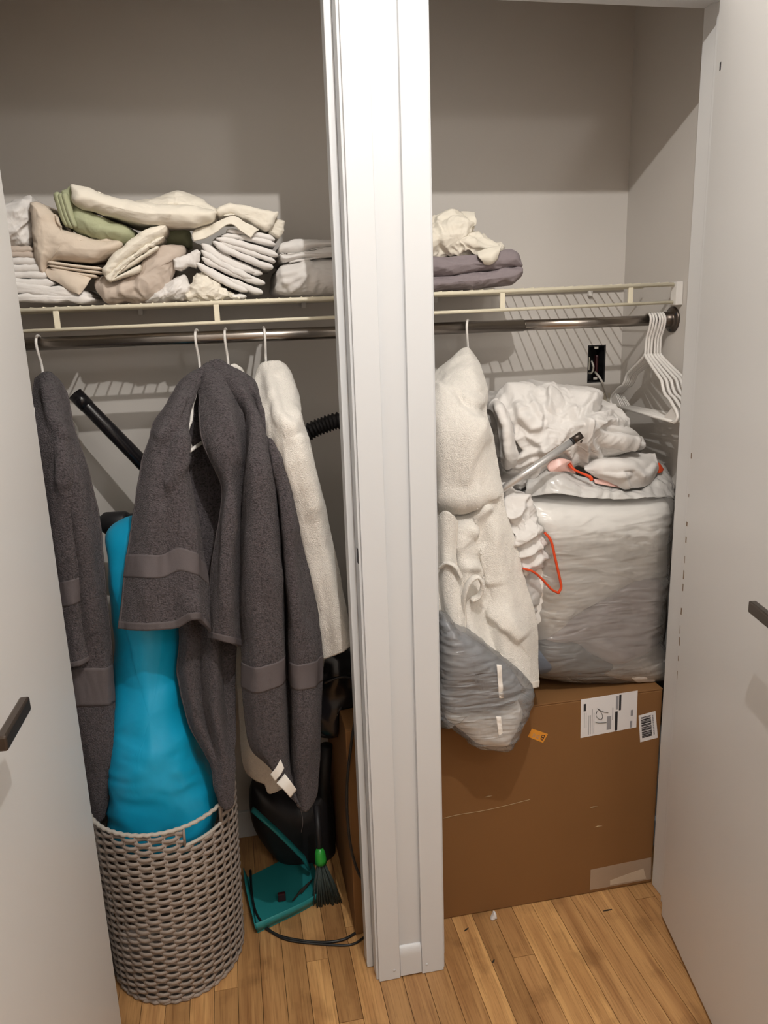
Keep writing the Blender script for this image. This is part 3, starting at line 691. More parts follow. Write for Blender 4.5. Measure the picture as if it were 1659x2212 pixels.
# white stack of folded sheets, sloping to the right
G1 = 'white folded sheets stacked on a slope'
lab = ['white folded sheet lowest in the sloping stack', 'white folded sheet second from the bottom of the sloping stack', 'white folded sheet in the middle of the sloping stack', 'white folded sheet below the top one of the sloping stack', 'white folded sheet topmost of the sloping stack, under the cream one']
plies('folded_sheet', lab[0], 'white_cot', [(462, 648, 528, 642, 5, -2), (446, 585, 562, 634, 7, 3), (428, 574, 530, 630, 7, 4)], 0.350, 0.60, G1, 11)
plies('folded_sheet', lab[1], 'white_cot', [(440, 562, 566, 614, 8, 3), (438, 548, 540, 603, 7, 4)], 0.348, 0.60, G1, 12)
plies('folded_sheet', lab[2], 'white_cot', [(438, 533, 546, 590, 8, 5), (462, 545, 562, 594, 7, 4)], 0.352, 0.60, G1, 13)
plies('folded_sheet', lab[3], 'white_cot', [(462, 529, 582, 581, 7, 4), (470, 521, 594, 556, 7, -2), (478, 528, 590, 568, 6, 1)], 0.345, 0.60, G1, 14)
plies('folded_sheet', lab[4], 'white_cot', [(480, 515, 590, 533, 5.5, -3), (492, 505, 588, 523, 5.5, -3)], 0.350, 0.60, G1, 15)
tc_ = tag(empty('folded_sheet', tuple(ony(530, 500, 0.40))), 'cream folded sheet with loose corners on top of the sloping white stack', 'sheet')
puff('top_fold', [(468, 461), (482, 452), (500, 447), (530, 452), (560, 458), (596, 464), (590, 482), (574, 504), (552, 494), (520, 478), (500, 468), (475, 473)], 0.350, 0.58, 0.010, M['cream_cot'], tc_, disp=soft(16, 0.004, 2.0))
puff('under_fold', [(575, 494), (593, 478), (611, 483), (611, 504), (600, 518), (578, 509)], 0.370, 0.56, 0.010, M['cream_cot'], tc_, smooth=False, n=70)
sheet('loose_flap', [[(424, 494, 0.372), (455, 486, 0.36), (480, 476, 0.352), (506, 468, 0.348), (530, 481, 0.348), (560, 496, 0.352)], [(416, 508, 0.362), (448, 500, 0.352), (472, 488, 0.345), (502, 478, 0.342), (524, 492, 0.343), (550, 503, 0.346)], [(420, 522, 0.356), (440, 516, 0.348), (466, 503, 0.342), (496, 484, 0.338), (520, 499, 0.340), (542, 514, 0.342)]], M['cream_cot'], tc_, t=0.003, nu=50, nv=20, disp=soft(25, 0.004, 4.0))
# white blankets beside the column
b1 = tag(empty('folded_blanket', tuple(ony(660, 560, 0.42))), 'thick white folded blanket, upper of the two beside the column', 'blanket')
puff('upper_layer', [(600, 545), (606, 532), (622, 525), (650, 522), (690, 524), (770, 526), (860, 528), (860, 540), (770, 540), (720, 537), (680, 540), (640, 549), (612, 552)], 0.350, 0.62, 0.020, M['white_cot'], b1, disp=soft(10, 0.005, 3.0), n=130)
puff('lower_layer', [(600, 552), (612, 553), (645, 548), (685, 542), (720, 540), (860, 542), (860, 558), (720, 559), (680, 563), (640, 566), (612, 572), (600, 565)], 0.348, 0.62, 0.018, M['white_cot'], b1, disp=soft(10, 0.005, 5.0), n=130)
b2 = tag(empty('folded_blanket', tuple(ony(660, 630, 0.42))), 'thick white folded blanket, lower of the two beside the column', 'blanket')
puff('folded_body', [(592, 604), (598, 585), (615, 572), (645, 565), (690, 562), (770, 560), (860, 560), (860, 634), (760, 636), (660, 638), (605, 638), (590, 628)], 0.346, 0.63, 0.045, M['white_cot'], b2, disp=plus(wr(10, 0.004, 7.0), creases([([(604, 596), (640, 588), (680, 572)], 6, 14, .010), ([(610, 612), (632, 606), (655, 592)], 5, 10, .009), ([(622, 630), (645, 616), (668, 590)], 5, 12, .010), ([(690, 580), (680, 610), (676, 634)], 8, 5, .006)])), n=180, m=40)
# right part of the shelf
qm = tag(empty('folded_comforter', tuple(ony(1010, 600, 0.45))), 'grey-mauve folded comforter on the wire shelf under a cream sheet', 'comforter')
puff('lower_layer', [(880, 604), (940, 600), (1000, 593), (1050, 586), (1095, 580), (1111, 582), (1108, 598), (1098, 610), (1080, 617), (1050, 622), (1000, 625), (940, 628), (880, 630)], 0.346, 0.62, 0.028, M['mauve'], qm, disp=wr(12, 0.006, 4.0), n=150, m=26)
puff('upper_layer', [(880, 562), (940, 559), (1000, 556), (1050, 550), (1082, 543), (1098, 550), (1108, 564), (1112, 580), (1090, 581), (1040, 588), (990, 593), (930, 600), (880, 602)], 0.350, 0.62, 0.028, M['mauve'], qm, disp=wr(12, 0.006, 9.0), n=150, m=26)
cs = tag(empty('crumpled_sheet', tuple(ony(1000, 560, 0.42))), 'cream crumpled sheet heaped on the folded comforter', 'sheet')
puff('heap', [(880, 490), (925, 478), (950, 464), (972, 454), (992, 462), (1012, 474), (1018, 492), (1014, 502), (1038, 508), (1060, 520), (1084, 534), (1078, 548), (1074, 562), (1058, 572), (1030, 570), (1000, 562), (960, 562), (920, 564), (880, 560)], 0.352, 0.58, 0.07, M['cream_cot'], cs, disp=wr(15, 0.016, 41.0), n=200, m=44)
sheet('loose_flap', [[(985, 458, 0.44), (1005, 457, 0.42), (1026, 459, 0.41)], [(1000, 466, 0.42), (1012, 470, 0.40), (1026, 467, 0.395)], [(1006, 480, 0.40), (1016, 480, 0.39), (1029, 475, 0.39)], [(1006, 494, 0.40), (1014, 492, 0.385), (1028, 486, 0.39)]], M['cream_cot'], cs, t=0.003, nu=20, nv=24)
sheet('loose_flap', [[(1030, 545, 0.36), (1060, 535, 0.35), (1083, 532, 0.36)], [(1034, 556, 0.345), (1062, 548, 0.335), (1080, 540, 0.345)], [(1042, 564, 0.345), (1062, 562, 0.335), (1075, 556, 0.345)], [(1046, 571, 0.352), (1060, 571, 0.345), (1073, 561, 0.35)]], M['cream_cot'], cs, t=0.003, nu=20, nv=24)

# ------------------------------------------------------------------ towels
def proj_y(P):
    q = np.asarray(P) - CAM
    return IH / 2 - FPX * (q @ UX) / (q @ FX)
def towel_panel(name, grid, m, parent, t=0.006, nu=90, nv=150, amp=0.005, seed=0.0, bands=(), hem=0, hem_mat=None, band_mat=None, hem_side=None, cr=()):
    crf = creases(cr)
    dsp = lambda V: -crf(V) + amp * fbm(V * np.array([16, 16, 5]) + seed, 3) + 0.0006 * perlin(V * 170 + seed)
    V, F = sheet_data(grid, nu=nu, nv=nv, disp=dsp)
    o = solid(mesh(name, V, F, m, parent), t)
    S = V.reshape(nv, nu, 3); N = vnormals(V, F).reshape(nv, nu, 3)
    # normals should look at the camera
    sgn = np.sign(((CAM - S) * N).sum(2).mean()) or 1.0
    def strip(nm, i0, i1, k0, k1, mt, th):
        T = S[i0:i1, k0:k1]; r, c = T.shape[:2]
        if r < 2 or c < 2: return
        VV = T.reshape(-1, 3)
        FF = [(i * c + k, i * c + k + 1, (i + 1) * c + k + 1, (i + 1) * c + k) for i in range(r - 1) for k in range(c - 1)]
        solid(mesh(nm, VV, FF, mt, o), th)
    for (py0, py1) in bands:
        rows = [i for i in range(nv) if py0 <= proj_y(S[i]).mean() <= py1]
        if rows: strip('woven_band', rows[0], rows[-1] + 1, 0, nu, band_mat, t + 0.0022)
    if hem: strip('hem', nv - hem, nv, 0, nu, hem_mat, t + 0.0016)
    if hem_side == 'left': strip('hem', 0, nv, 0, 3, hem_mat, t + 0.0014)
    if hem_side == 'right': strip('hem', 0, nv, nu - 3, nu, hem_mat, t + 0.0014)
    return o
TG, BG, HG, TC, HC = M['terry_grey'], M['band_grey'], M['hem_grey'], M['terry_cream'], M['hem_cream']
gt = tag(empty('bath_towel', tuple(ony(440, 1300, 0.30))), 'large dark grey bath towel draped open over a hanger in front of the blue bag', 'towel')
towel_panel('front_flap', [
    [(430, 797, .362), (433, 795, .356), (436, 793, .352), (439, 791, .35), (442, 790, .35), (444, 789, .35), (446, 788, .35)],
    [(391, 828, .33), (398, 828, .312), (405, 829, .302), (412, 830, .298), (418, 831, .298), (424, 832, .30), (429, 834, .31)],
    [(355, 883, .275), (366, 883, .248), (378, 883, .235), (390, 883, .228), (399, 883, .228), (407, 883, .228), (414, 882, .24)],
    [(317, 962, .215), (332, 962, .182), (350, 962, .168), (366, 962, .166), (380, 962, .16), (392, 962, .158), (401, 962, .172)],
    [(299, 1050, .185), (318, 1050, .15), (340, 1050, .137), (358, 1050, .142), (378, 1050, .136), (398, 1050, .142), (414, 1050, .168)],
    [(284, 1150, .165), (308, 1150, .128), (335, 1150, .116), (360, 1150, .122), (388, 1150, .114), (414, 1150, .126), (434, 1150, .158)],
    [(267, 1260, .148), (298, 1260, .11), (330, 1260, .098), (362, 1260, .102), (395, 1260, .092), (424, 1260, .106), (448, 1260, .145)],
    [(261, 1310, .14), (298, 1312, .102), (338, 1311, .09), (374, 1308, .094), (408, 1300, .08), (435, 1304, .10), (452, 1318, .14)],
    [(254, 1358, .132), (298, 1361, .095), (345, 1360, .083), (385, 1355, .088), (420, 1338, .068), (446, 1350, .098), (456, 1378, .138)]],
    TG, gt, bands=((1192, 1248),), band_mat=BG, hem=5, hem_mat=HG, seed=1.0, hem_side='left',
    cr=[([(404, 850), (380, 920), (345, 960)], 22, 10, .016), ([(400, 930), (395, 1000), (360, 1060)], 24, 10, .012), ([(345, 1080), (335, 1180), (325, 1340)], 26, 14, .008), ([(410, 1120), (418, 1230), (424, 1340)], 18, 10, .012)])
towel_panel('back_layer', [
    [(408, 840, .375), (424, 838, .366), (440, 836, .364), (462, 836, .364), (490, 836, .37), (515, 838, .38)],
    [(390, 1000, .325), (410, 1000, .318), (435, 1000, .325), (460, 1000, .318), (490, 1000, .312), (520, 1000, .325)],
    [(385, 1200, .262), (405, 1200, .25), (435, 1200, .245), (465, 1200, .255), (490, 1200, .245), (520, 1200, .255)],
    [(388, 1380, .205), (408, 1380, .17), (435, 1380, .195), (462, 1380, .158), (480, 1380, .195), (512, 1380, .205)],
    [(386, 1460, .182), (408, 1460, .145), (435, 1460, .175), (463, 1460, .132), (480, 1460, .182), (508, 1460, .195)],
    [(410, 1560, .155), (428, 1560, .128), (446, 1560, .155), (468, 1560, .112), (482, 1560, .152), (506, 1560, .175)],
    [(457, 1650, .125), (464, 1650, .112), (471, 1650, .11), (481, 1650, .10), (492, 1650, .102), (507, 1650, .122)],
    [(464, 1705, .112), (470, 1708, .10), (478, 1710, .094), (487, 1710, .09), (496, 1710, .092), (506, 1705, .105)],
    [(478, 1738, .104), (482, 1742, .096), (487, 1746, .092), (492, 1747, .09), (497, 1744, .092), (502, 1736, .098)]],
    TG, gt, seed=5.0, hem_side='left', hem_mat=HG)
towel_panel('right_side', [
    [(452, 781, .35), (455, 780, .35), (458, 779, .35), (461, 778, .35), (464, 778, .352), (467, 778, .353), (470, 779, .355), (475, 782, .365)],
    [(485, 824, .302), (497, 822, .296), (508, 822, .295), (517, 822, .30), (524, 822, .308), (532, 823, .308), (540, 824, .32), (555, 831, .348)],
    [(530, 900, .262), (538, 900, .23), (546, 900, .215), (554, 900, .222), (561, 900, .244), (567, 900, .228), (574, 900, .23), (587, 902, .30)],
    [(527, 1000, .22), (540, 1000, .152), (556, 1000, .135), (574, 1000, .152), (584, 1000, .195), (592, 1000, .155), (602, 1000, .158), (618, 1003, .24)],
    [(519, 1100, .205), (538, 1100, .124), (562, 1100, .108), (590, 1100, .128), (602, 1100, .20), (611, 1100, .13), (622, 1100, .128), (640, 1105, .215)],
    [(516, 1200, .185), (538, 1200, .11), (563, 1200, .094), (597, 1200, .116), (609, 1200, .20), (619, 1200, .12), (634, 1200, .115), (656, 1203, .205)],
    [(514, 1300, .165), (538, 1300, .10), (567, 1300, .082), (603, 1300, .105), (616, 1300, .20), (627, 1300, .112), (646, 1300, .102), (673, 1303, .185)],
    [(521, 1392, .145), (545, 1392, .09), (572, 1392, .075), (606, 1392, .098), (619, 1392, .20), (631, 1392, .108), (656, 1392, .095), (689, 1394, .168)],
    [(525, 1480, .13), (548, 1480, .085), (580, 1480, .072), (609, 1480, .095), (622, 1480, .195), (634, 1480, .105), (658, 1480, .092), (693, 1480, .156)],
    [(534, 1560, .122), (555, 1560, .084), (584, 1560, .072), (612, 1560, .092), (625, 1560, .185), (637, 1560, .102), (660, 1560, .09), (691, 1560, .146)],
    [(547, 1618, .116), (565, 1628, .082), (590, 1642, .072), (615, 1648, .09), (628, 1650, .165), (639, 1650, .098), (660, 1650, .09), (688, 1650, .136)],
    [(585, 1662, .108), (602, 1680, .084), (614, 1693, .078), (626, 1704, .09), (637, 1712, .132), (646, 1712, .096), (660, 1710, .091), (684, 1706, .126)],
    [(625, 1712, .106), (636, 1726, .09), (641, 1734, .086), (646, 1742, .09), (652, 1751, .108), (656, 1752, .10), (662, 1751, .096), (671, 1740, .116)]],
    TG, gt, seed=9.0, bands=((1425, 1480),), band_mat=BG, nu=130, nv=260,
    cr=[([(552, 905), (560, 1100), (580, 1300)], 14, 26, .010), ([(655, 1180), (668, 1330), (672, 1500), (664, 1650)], 10, 16, .010), ([(590, 930), (612, 1040), (632, 1180)], 9, 14, .010), ([(548, 1120), (552, 1300), (560, 1500)], 20, 10, .007)])
towel_panel('right_front_edge', [
    [(436, 794, .362), (442, 790, .356), (448, 786, .354), (455, 783, .356)],
    [(430, 834, .325), (448, 830, .298), (466, 828, .292), (488, 826, .304)],
    [(431, 900, .25), (455, 900, .222), (490, 900, .21), (532, 900, .262)],
    [(442, 960, .21), (465, 960, .175), (495, 960, .168), (530, 960, .236)],
    [(476, 1040, .185), (488, 1040, .152), (502, 1040, .148), (524, 1040, .21)],
    [(478, 1095, .18), (490, 1100, .14), (503, 1100, .136), (521, 1100, .205)],
    [(463, 1200, .165), (480, 1200, .12), (498, 1200, .112), (518, 1200, .186)],
    [(453, 1300, .148), (473, 1300, .105), (495, 1300, .10), (517, 1300, .168)],
    [(452, 1376, .135), (475, 1382, .097), (498, 1390, .095), (523, 1398, .148)]],
    TG, gt, seed=13.0, nu=60, nv=170, hem=5, hem_mat=HG, hem_side='left', cr=[([(470, 850), (500, 930), (512, 1010)], 12, 22, .010), ([(500, 1060), (486, 1200), (484, 1340)], 8, 16, .010)])
sheet('care_label', [[(606, 1640, .074), (614, 1659, .072)], [(596, 1658, .070), (606, 1674, .068)], [(584, 1673, .072), (594, 1687, .071)]], M['tag'], gt, t=0.0008, nu=10, nv=14)
sheet('care_label', [[(597, 1692, .074), (615, 1671, .076)], [(612, 1706, .066), (628, 1688, .068)], [(627, 1723, .072), (641, 1706, .075)]], M['tag'], gt, t=0.0008, nu=10, nv=14)
tube('loose_thread', catmull([ony(651, 1752, .10), ony(654, 1775, .10), ony(651, 1798, .10)], 12), 0.0006, M['hem_grey'], gt, 5)

g2 = tag(empty('bath_towel', tuple(ony(170, 1400, 0.30))), 'dark grey bath towel hanging half hidden behind the open door', 'towel')
towel_panel('back_layer', [
    [(76, 818, .375), (87, 809, .362), (98, 806, .356), (108, 808, .36), (118, 816, .375)],
    [(68, 868, .32), (90, 865, .285), (110, 862, .275), (128, 860, .285), (146, 862, .32)],
    [(60, 960, .235), (95, 960, .205), (120, 960, .188), (145, 960, .202), (169, 962, .245)],
    [(80, 1100, .225), (120, 1100, .195), (150, 1100, .178), (180, 1100, .186), (208, 1102, .23)],
    [(90, 1260, .22), (130, 1260, .19), (165, 1260, .178), (197, 1260, .182), (227, 1262, .222)],
    [(110, 1420, .22), (150, 1420, .19), (185, 1420, .178), (215, 1420, .182), (241, 1422, .215)],
    [(140, 1600, .215), (175, 1600, .185), (205, 1600, .175), (228, 1600, .178), (246, 1602, .205)],
    [(165, 1700, .21), (190, 1700, .185), (208, 1700, .175), (222, 1700, .178), (236, 1700, .20)],
    [(195, 1768, .20), (202, 1772, .19), (210, 1776, .185), (216, 1774, .185), (222, 1768, .195)]],
    TG, g2, seed=21.0, bands=((1440, 1530),), band_mat=BG, hem_side='right', hem_mat=HG, cr=[([(100, 830), (112, 900), (138, 960)], 10, 16, .016), ([(150, 980), (180, 1200), (205, 1400)], 12, 22, .010), ([(215, 1400), (236, 1550), (238, 1680)], 8, 12, .008)])
towel_panel('front_flap', [
    [(60, 880, .31), (90, 870, .272), (110, 866, .262), (128, 868, .28)],
    [(70, 1000, .225), (105, 1000, .19), (135, 1000, .172), (163, 1000, .195)],
    [(90, 1150, .21), (120, 1150, .18), (148, 1150, .165), (172, 1150, .188)],
    [(105, 1300, .205), (135, 1300, .175), (158, 1300, .162), (179, 1300, .182)],
    [(120, 1446, .205), (145, 1443, .172), (170, 1437, .158), (195, 1425, .178)]],
    TG, g2, seed=25.0, bands=((1255, 1312),), band_mat=BG, hem=4, hem_mat=HG, cr=[([(118, 880), (132, 980), (135, 1060)], 10, 18, .014)])

c1 = tag(empty('bath_towel', tuple(ony(700, 1300, 0.30))), 'cream terry bath towel hanging between the large grey towel and the column', 'towel')
towel_panel('draped_cloth', [
    [(556, 800, .37), (570, 785, .355), (588, 781, .345), (604, 783, .35), (616, 796, .37)],
    [(550, 838, .33), (574, 842, .295), (598, 840, .275), (618, 838, .285), (634, 842, .33)],
    [(560, 920, .225), (590, 920, .178), (611, 920, .152), (634, 920, .15), (652, 922, .20)],
    [(575, 1020, .22), (615, 1020, .172), (640, 1020, .155), (660, 1020, .148), (678, 1022, .19)],
    [(600, 1150, .235), (640, 1150, .20), (668, 1150, .182), (692, 1150, .17), (711, 1152, .20)],
    [(630, 1290, .23), (668, 1290, .192), (698, 1290, .178), (722, 1290, .165), (741, 1292, .19)],
    [(660, 1420, .225), (690, 1425, .192), (715, 1418, .175), (740, 1406, .162), (762, 1390, .178)]],
    TC, c1, seed=31.0, amp=0.006, nv=180, cr=[([(580, 800), (592, 850), (606, 900), (640, 935)], 14, 8, .014), ([(592, 800), (618, 818), (630, 860), (640, 930)], 8, 18, .010), ([(620, 960), (650, 1100), (690, 1300)], 10, 22, .016), ([(648, 935), (664, 1000), (690, 1120)], 16, 10, .010)])
towel_panel('lower_layer', [[(640, 1380, .262), (670, 1385, .255), (700, 1380, .25)], [(645, 1420, .26), (675, 1425, .252), (700, 1430, .248)], [(650, 1480, .258), (675, 1475, .252), (695, 1465, .248)]], TC, c1, seed=33.0, nu=30, nv=30)
c2 = tag(empty('bath_towel', tuple(ony(560, 1600, 0.36))), 'cream towel behind the large grey towel, only its shoulder and bottom corner showing', 'towel')
towel_panel('draped_cloth', [
    [(486, 808, .378), (495, 791, .364), (507, 785, .358), (518, 794, .362), (527, 812, .378)],
    [(470, 950, .41), (500, 950, .395), (530, 950, .385), (555, 950, .385), (585, 950, .40)],
    [(500, 1300, .37), (530, 1300, .35), (560, 1300, .34), (590, 1300, .34), (620, 1300, .36)],
    [(525, 1640, .34), (545, 1652, .32), (565, 1650, .31), (590, 1660, .31), (615, 1660, .33)],
    [(563, 1662, .33), (571, 1690, .315), (578, 1713, .31), (592, 1713, .31), (608, 1704, .32)]],
    TC, c2, seed=36.0, nu=60, nv=110)

c3 = tag(empty('bath_towel', tuple(ony(1050, 1300, 0.25))), 'cream terry bath towel hanging with knotted corner in front of the white bin bags', 'towel')
towel_panel('draped_cloth', [
    [(989, 764, .37), (994, 758, .36), (999, 754, .355), (1004, 752, .352), (1009, 752, .352), (1013, 755, .36), (1017, 761, .37)],
    [(940, 812, .35), (958, 805, .305), (978, 800, .285), (998, 798, .272), (1016, 798, .275), (1032, 801, .30), (1045, 812, .335)],
    [(905, 880, .30), (930, 876, .24), (962, 880, .20), (988, 886, .192), (1008, 884, .188), (1030, 880, .20), (1048, 886, .25)],
    [(895, 960, .27), (925, 955, .205), (955, 958, .166), (985, 964, .156), (1015, 966, .156), (1042, 962, .166), (1064, 962, .21)],
    [(895, 1050, .28), (930, 1050, .22), (960, 1062, .182), (995, 1070, .172), (1030, 1062, .158), (1060, 1058, .155), (1086, 1064, .175)],
    [(895, 1095, .26), (930, 1098, .235), (960, 1100, .225), (998, 1098, .215), (1035, 1090, .172), (1064, 1090, .162), (1090, 1095, .17)],
    [(895, 1160, .245), (930, 1160, .195), (965, 1160, .205), (1000, 1160, .162), (1035, 1160, .168), (1072, 1160, .142), (1110, 1160, .165)],
    [(895, 1250, .22), (935, 1250, .165), (970, 1250, .172), (1008, 1250, .135), (1040, 1250, .162), (1085, 1250, .138), (1134, 1250, .158)],
    [(900, 1330, .20), (940, 1335, .145), (975, 1345, .15), (1012, 1350, .11), (1052, 1352, .138), (1105, 1350, .108), (1159, 1350, .15)],
    [(960, 1345, .165), (990, 1358, .128), (1020, 1373, .115), (1050, 1395, .098), (1082, 1425, .112), (1120, 1435, .092), (1163, 1425, .142)],
    [(1005, 1357, .135), (1032, 1378, .118), (1060, 1403, .102), (1086, 1430, .092), (1112, 1460, .095), (1137, 1486, .086), (1162, 1484, .122)]],
    TC, c3, seed=41.0, hem=6, hem_mat=HC, nu=150, nv=260, amp=0.005, cr=[
        ([(1012, 790), (1020, 815), (1030, 850)], 10, 14, .006), ([(948, 842), (985, 846), (1020, 868), (1046, 872)], 10, 30, .012), ([(930, 834), (962, 856), (988, 888), (1015, 912), (1052, 922)], 48, 13, .020),
        ([(1056, 935), (1030, 960), (1012, 1000), (1008, 1050)], 30, 12, .008), ([(942, 1082), (975, 1086), (1010, 1086), (1052, 1078)], 7, 34, .024), ([(1060, 1092), (1040, 1118), (1014, 1165)], 26, 7, .018),
        ([(1030, 1180), (1046, 1205), (1058, 1240), (1062, 1268)], 7, 26, .014), ([(1050, 1318), (1080, 1338), (1102, 1362), (1120, 1388)], 7, 24, .018), ([(1083, 1345), (1088, 1390), (1096, 1432)], 22, 8, .012),
        ([(952, 1108), (975, 1112), (984, 1150), (978, 1200)], 8, 18, .016), ([(1000, 1225), (1030, 1228), (1045, 1255), (1036, 1292)], 8, 14, .012)])
towel_panel('knotted_tail', [
    [(945, 1118, .168), (958, 1104, .148), (975, 1110, .14), (986, 1126, .15)],
    [(945, 1200, .165), (958, 1200, .138), (974, 1206, .135), (986, 1216, .145)],
    [(946, 1260, .16), (960, 1262, .13), (982, 1266, .118), (1000, 1268, .13)],
    [(952, 1310, .155), (966, 1312, .118), (988, 1316, .106), (1004, 1312, .118)],
    [(966, 1345, .14), (978, 1352, .11), (992, 1360, .10), (1003, 1352, .112)],
    [(984, 1366, .12), (989, 1374, .105), (995, 1381, .10), (1000, 1376, .105)]],
    TC, c3, seed=44.0, nu=50, nv=90, hem_side='right', hem_mat=HC)
for pts_, rr in (([(1000, 1330, .12), (1002, 1290, .105), (1012, 1260, .10), (1030, 1246, .10), (1042, 1262, .10), (1036, 1286, .105), (1018, 1296, .11)], 0.011), ([(952, 1225, .14), (966, 1216, .125), (984, 1224, .115), (996, 1246, .115)], 0.010)):
    tube('twisted_loop', catmull([ony(*p) for p in pts_], 40), rr, TC, c3, 10, flat=0.45)

# ------------------------------------------------------------------ cardboard box
BY, BX0, BX1, BZ, BYB = 0.157, -0.033, 0.820, 0.604, 0.60
bx = tag(empty('cardboard_box', (0.39, 0.38, 0.0)), 'large brown cardboard moving box on the floor with shipping labels', 'box')
v, f = bevel_box_data(BX0, BX1, BY, BYB, 0.001, BZ - 0.004, 0.003); mesh('box_body', v, f, M['card'], bx, smooth=False)
for (ya, yb2) in ((BY, 0.3775), (0.3795, BYB)):
    v, f = bevel_box_data(BX0, BX1, ya, yb2, BZ - 0.004, BZ, 0.0012); mesh('top_flap', v, f, M['card'], bx, smooth=False)
def onbox(px, py, e=0.0006): return ony(px, py, BY - e)
def patch(name, c4, rect, e, m, parent, th=0.0004):
    TL, TR, BRc, BLc = [np.array(onbox(*q, e)) for q in c4]
    u0, v0, u1, v1 = rect
    def at(u, w): return (TL * (1 - u) + TR * u) * (1 - w) + (BLc * (1 - u) + BRc * u) * w
    V = [at(u0, v0), at(u1, v0), at(u1, v1), at(u0, v1)]; V += [p + np.array([0, th, 0]) for p in V]
    return mesh(name, V, [(0, 3, 2, 1), (4, 5, 6, 7), (0, 1, 5, 4), (1, 2, 6, 5), (2, 3, 7, 6), (3, 0, 4, 7)], m, parent, smooth=False), at
WL = [(1255, 1511.5), (1377.5, 1491.6), (1374.6, 1571), (1254, 1594.4)]
wl, at_ = patch('shipping_label', WL, (0, 0, 1, 1), 0.0006, M['label'], bx)
for r_, mm in (((.05, .13, .09, .32), 'ink'), ((.675, .04, .712, .45), 'ink'), ((.61, .47, .655, .98), 'ink'), ((.465, .56, .54, .92), 'greyink'), ((.62, .06, .665, .42), 'greyink'), ((.065, .36, .07, .75), 'greyink'), ((.095, .36, .10, .75), 'greyink'),
              ((.14, .45, .148, .95), 'greyink'), ((.17, .45, .178, .95), 'greyink'), ((.20, .30, .208, .95), 'greyink'), ((.23, .40, .238, .95), 'greyink'), ((.56, .35, .57, .68), 'greyink'), ((.89, .5, .93, .66), 'greyink'), ((.88, .80, .92, .98), 'greyink')):
    patch('print', WL, r_, 0.0010, M[mm], wl)
def ink(pts_, r=0.0013):
    tube('handwriting', catmull([ony(*p, BY - 0.0014) for p in pts_], 30), r, M['ink'], wl, 6, flat=0.3)
sc_ = lambda x, y: (1120 + x * .1929, 1470 + y * .1929)
ink([sc_(858, 463), sc_(900, 476), sc_(985, 470)])
ink([sc_(1005, 360), sc_(950, 352), sc_(885, 315), sc_(920, 350), sc_(943, 400), sc_(930, 434), sc_(895, 428), sc_(868, 390), sc_(880, 345)])
BL_ = [(1379.5, 1546), (1416, 1536), (1421, 1593.5), (1383, 1603.5)]
bl, _ = patch('barcode_label', BL_, (0, 0, 1, 1), 0.0006, M['label'], bx)
rb = random.Random(4); w0 = .10
while w0 < .86:
    w1 = w0 + rb.choice((.012, .02, .035, .045)); patch('bar', BL_, (.13, w0, .70, w1), 0.0010, M['ink'], bl); w0 = w1 + rb.choice((.012, .018, .03))
w0 = .12
while w0 < .84:
    patch('print', BL_, (.78, w0, .85, w0 + .045), 0.0010, M['greyink'], bl); w0 += .062
OL = [(1149, 1574), (1183.7, 1585.7), (1173, 1604.6), (1140, 1591.5)]
ol, ato = patch('orange_label', OL, (0, 0, 1, 1), 0.0006, M['orange_lbl'], bx)
def text_on(txt, at, u0, v0, u1, v1, m, parent, flip=True, e=0.0005):
    """letters laid into the (u,v) rectangle of a label; flip turns them upside down"""
    cu = bpy.data.curves.new('txt', 'FONT'); cu.body = txt; cu.size = 1.0; cu.resolution_u = 2
    to = bpy.data.objects.new('txt', cu); COL.objects.link(to); bpy.context.view_layer.update()
    me0 = to.to_mesh(); V = np.array([tuple(q.co) for q in me0.vertices]); F = [tuple(p.vertices) for p in me0.polygons]; to.to_mesh_clear()
    bpy.data.objects.remove(to, do_unlink=True); bpy.data.curves.remove(cu)
    lo, hi = V.min(0), V.max(0); a = (V[:, 0] - lo[0]) / (hi[0] - lo[0]); b = (V[:, 1] - lo[1]) / (hi[1] - lo[1])
    if flip: a = 1 - a; b = 1 - b
    W = [at(u0 + (u1 - u0) * p, v1 + (v0 - v1) * q) - np.array([0, e, 0]) for p, q in zip(a, b)]
    return mesh('lettering', W, F, m, parent, smooth=False)
text_on('B', ato, .70, .22, .90, .80, M['ink'], ol); text_on('25 15', ato, .22, .42, .62, .80, M['greyink'], ol)
TP = [(1276, 1879), (1407, 1852), (1407, 1899), (1274, 1923)]
tp, _ = patch('packing_tape', TP, (0, 0, 1, 1), 0.0006, M['tape'], bx)
patch('tape_wrinkle', [(1318, 1902), (1390, 1876), (1396, 1898), (1318, 1912)], (0, 0, 1, 1), 0.0010, M['tape_w'], tp)
tube('score_line', catmull([onbox(*p) for p in ((957, 1768), (990, 1760), (1040, 1752), (1090, 1741), (1145, 1727))], 30), 0.0009, M['crease'], bx, 5)
for (a, b_) in ((1055, 1721), (1282, 1744), (1292, 1786)):
    tube('dent', [onbox(a - 8, b_ + 1), onbox(a, b_ - 1), onbox(a + 9, b_ - 2)], [0.0004, 0.0016, 0.0004], M['crease'], bx, 6)

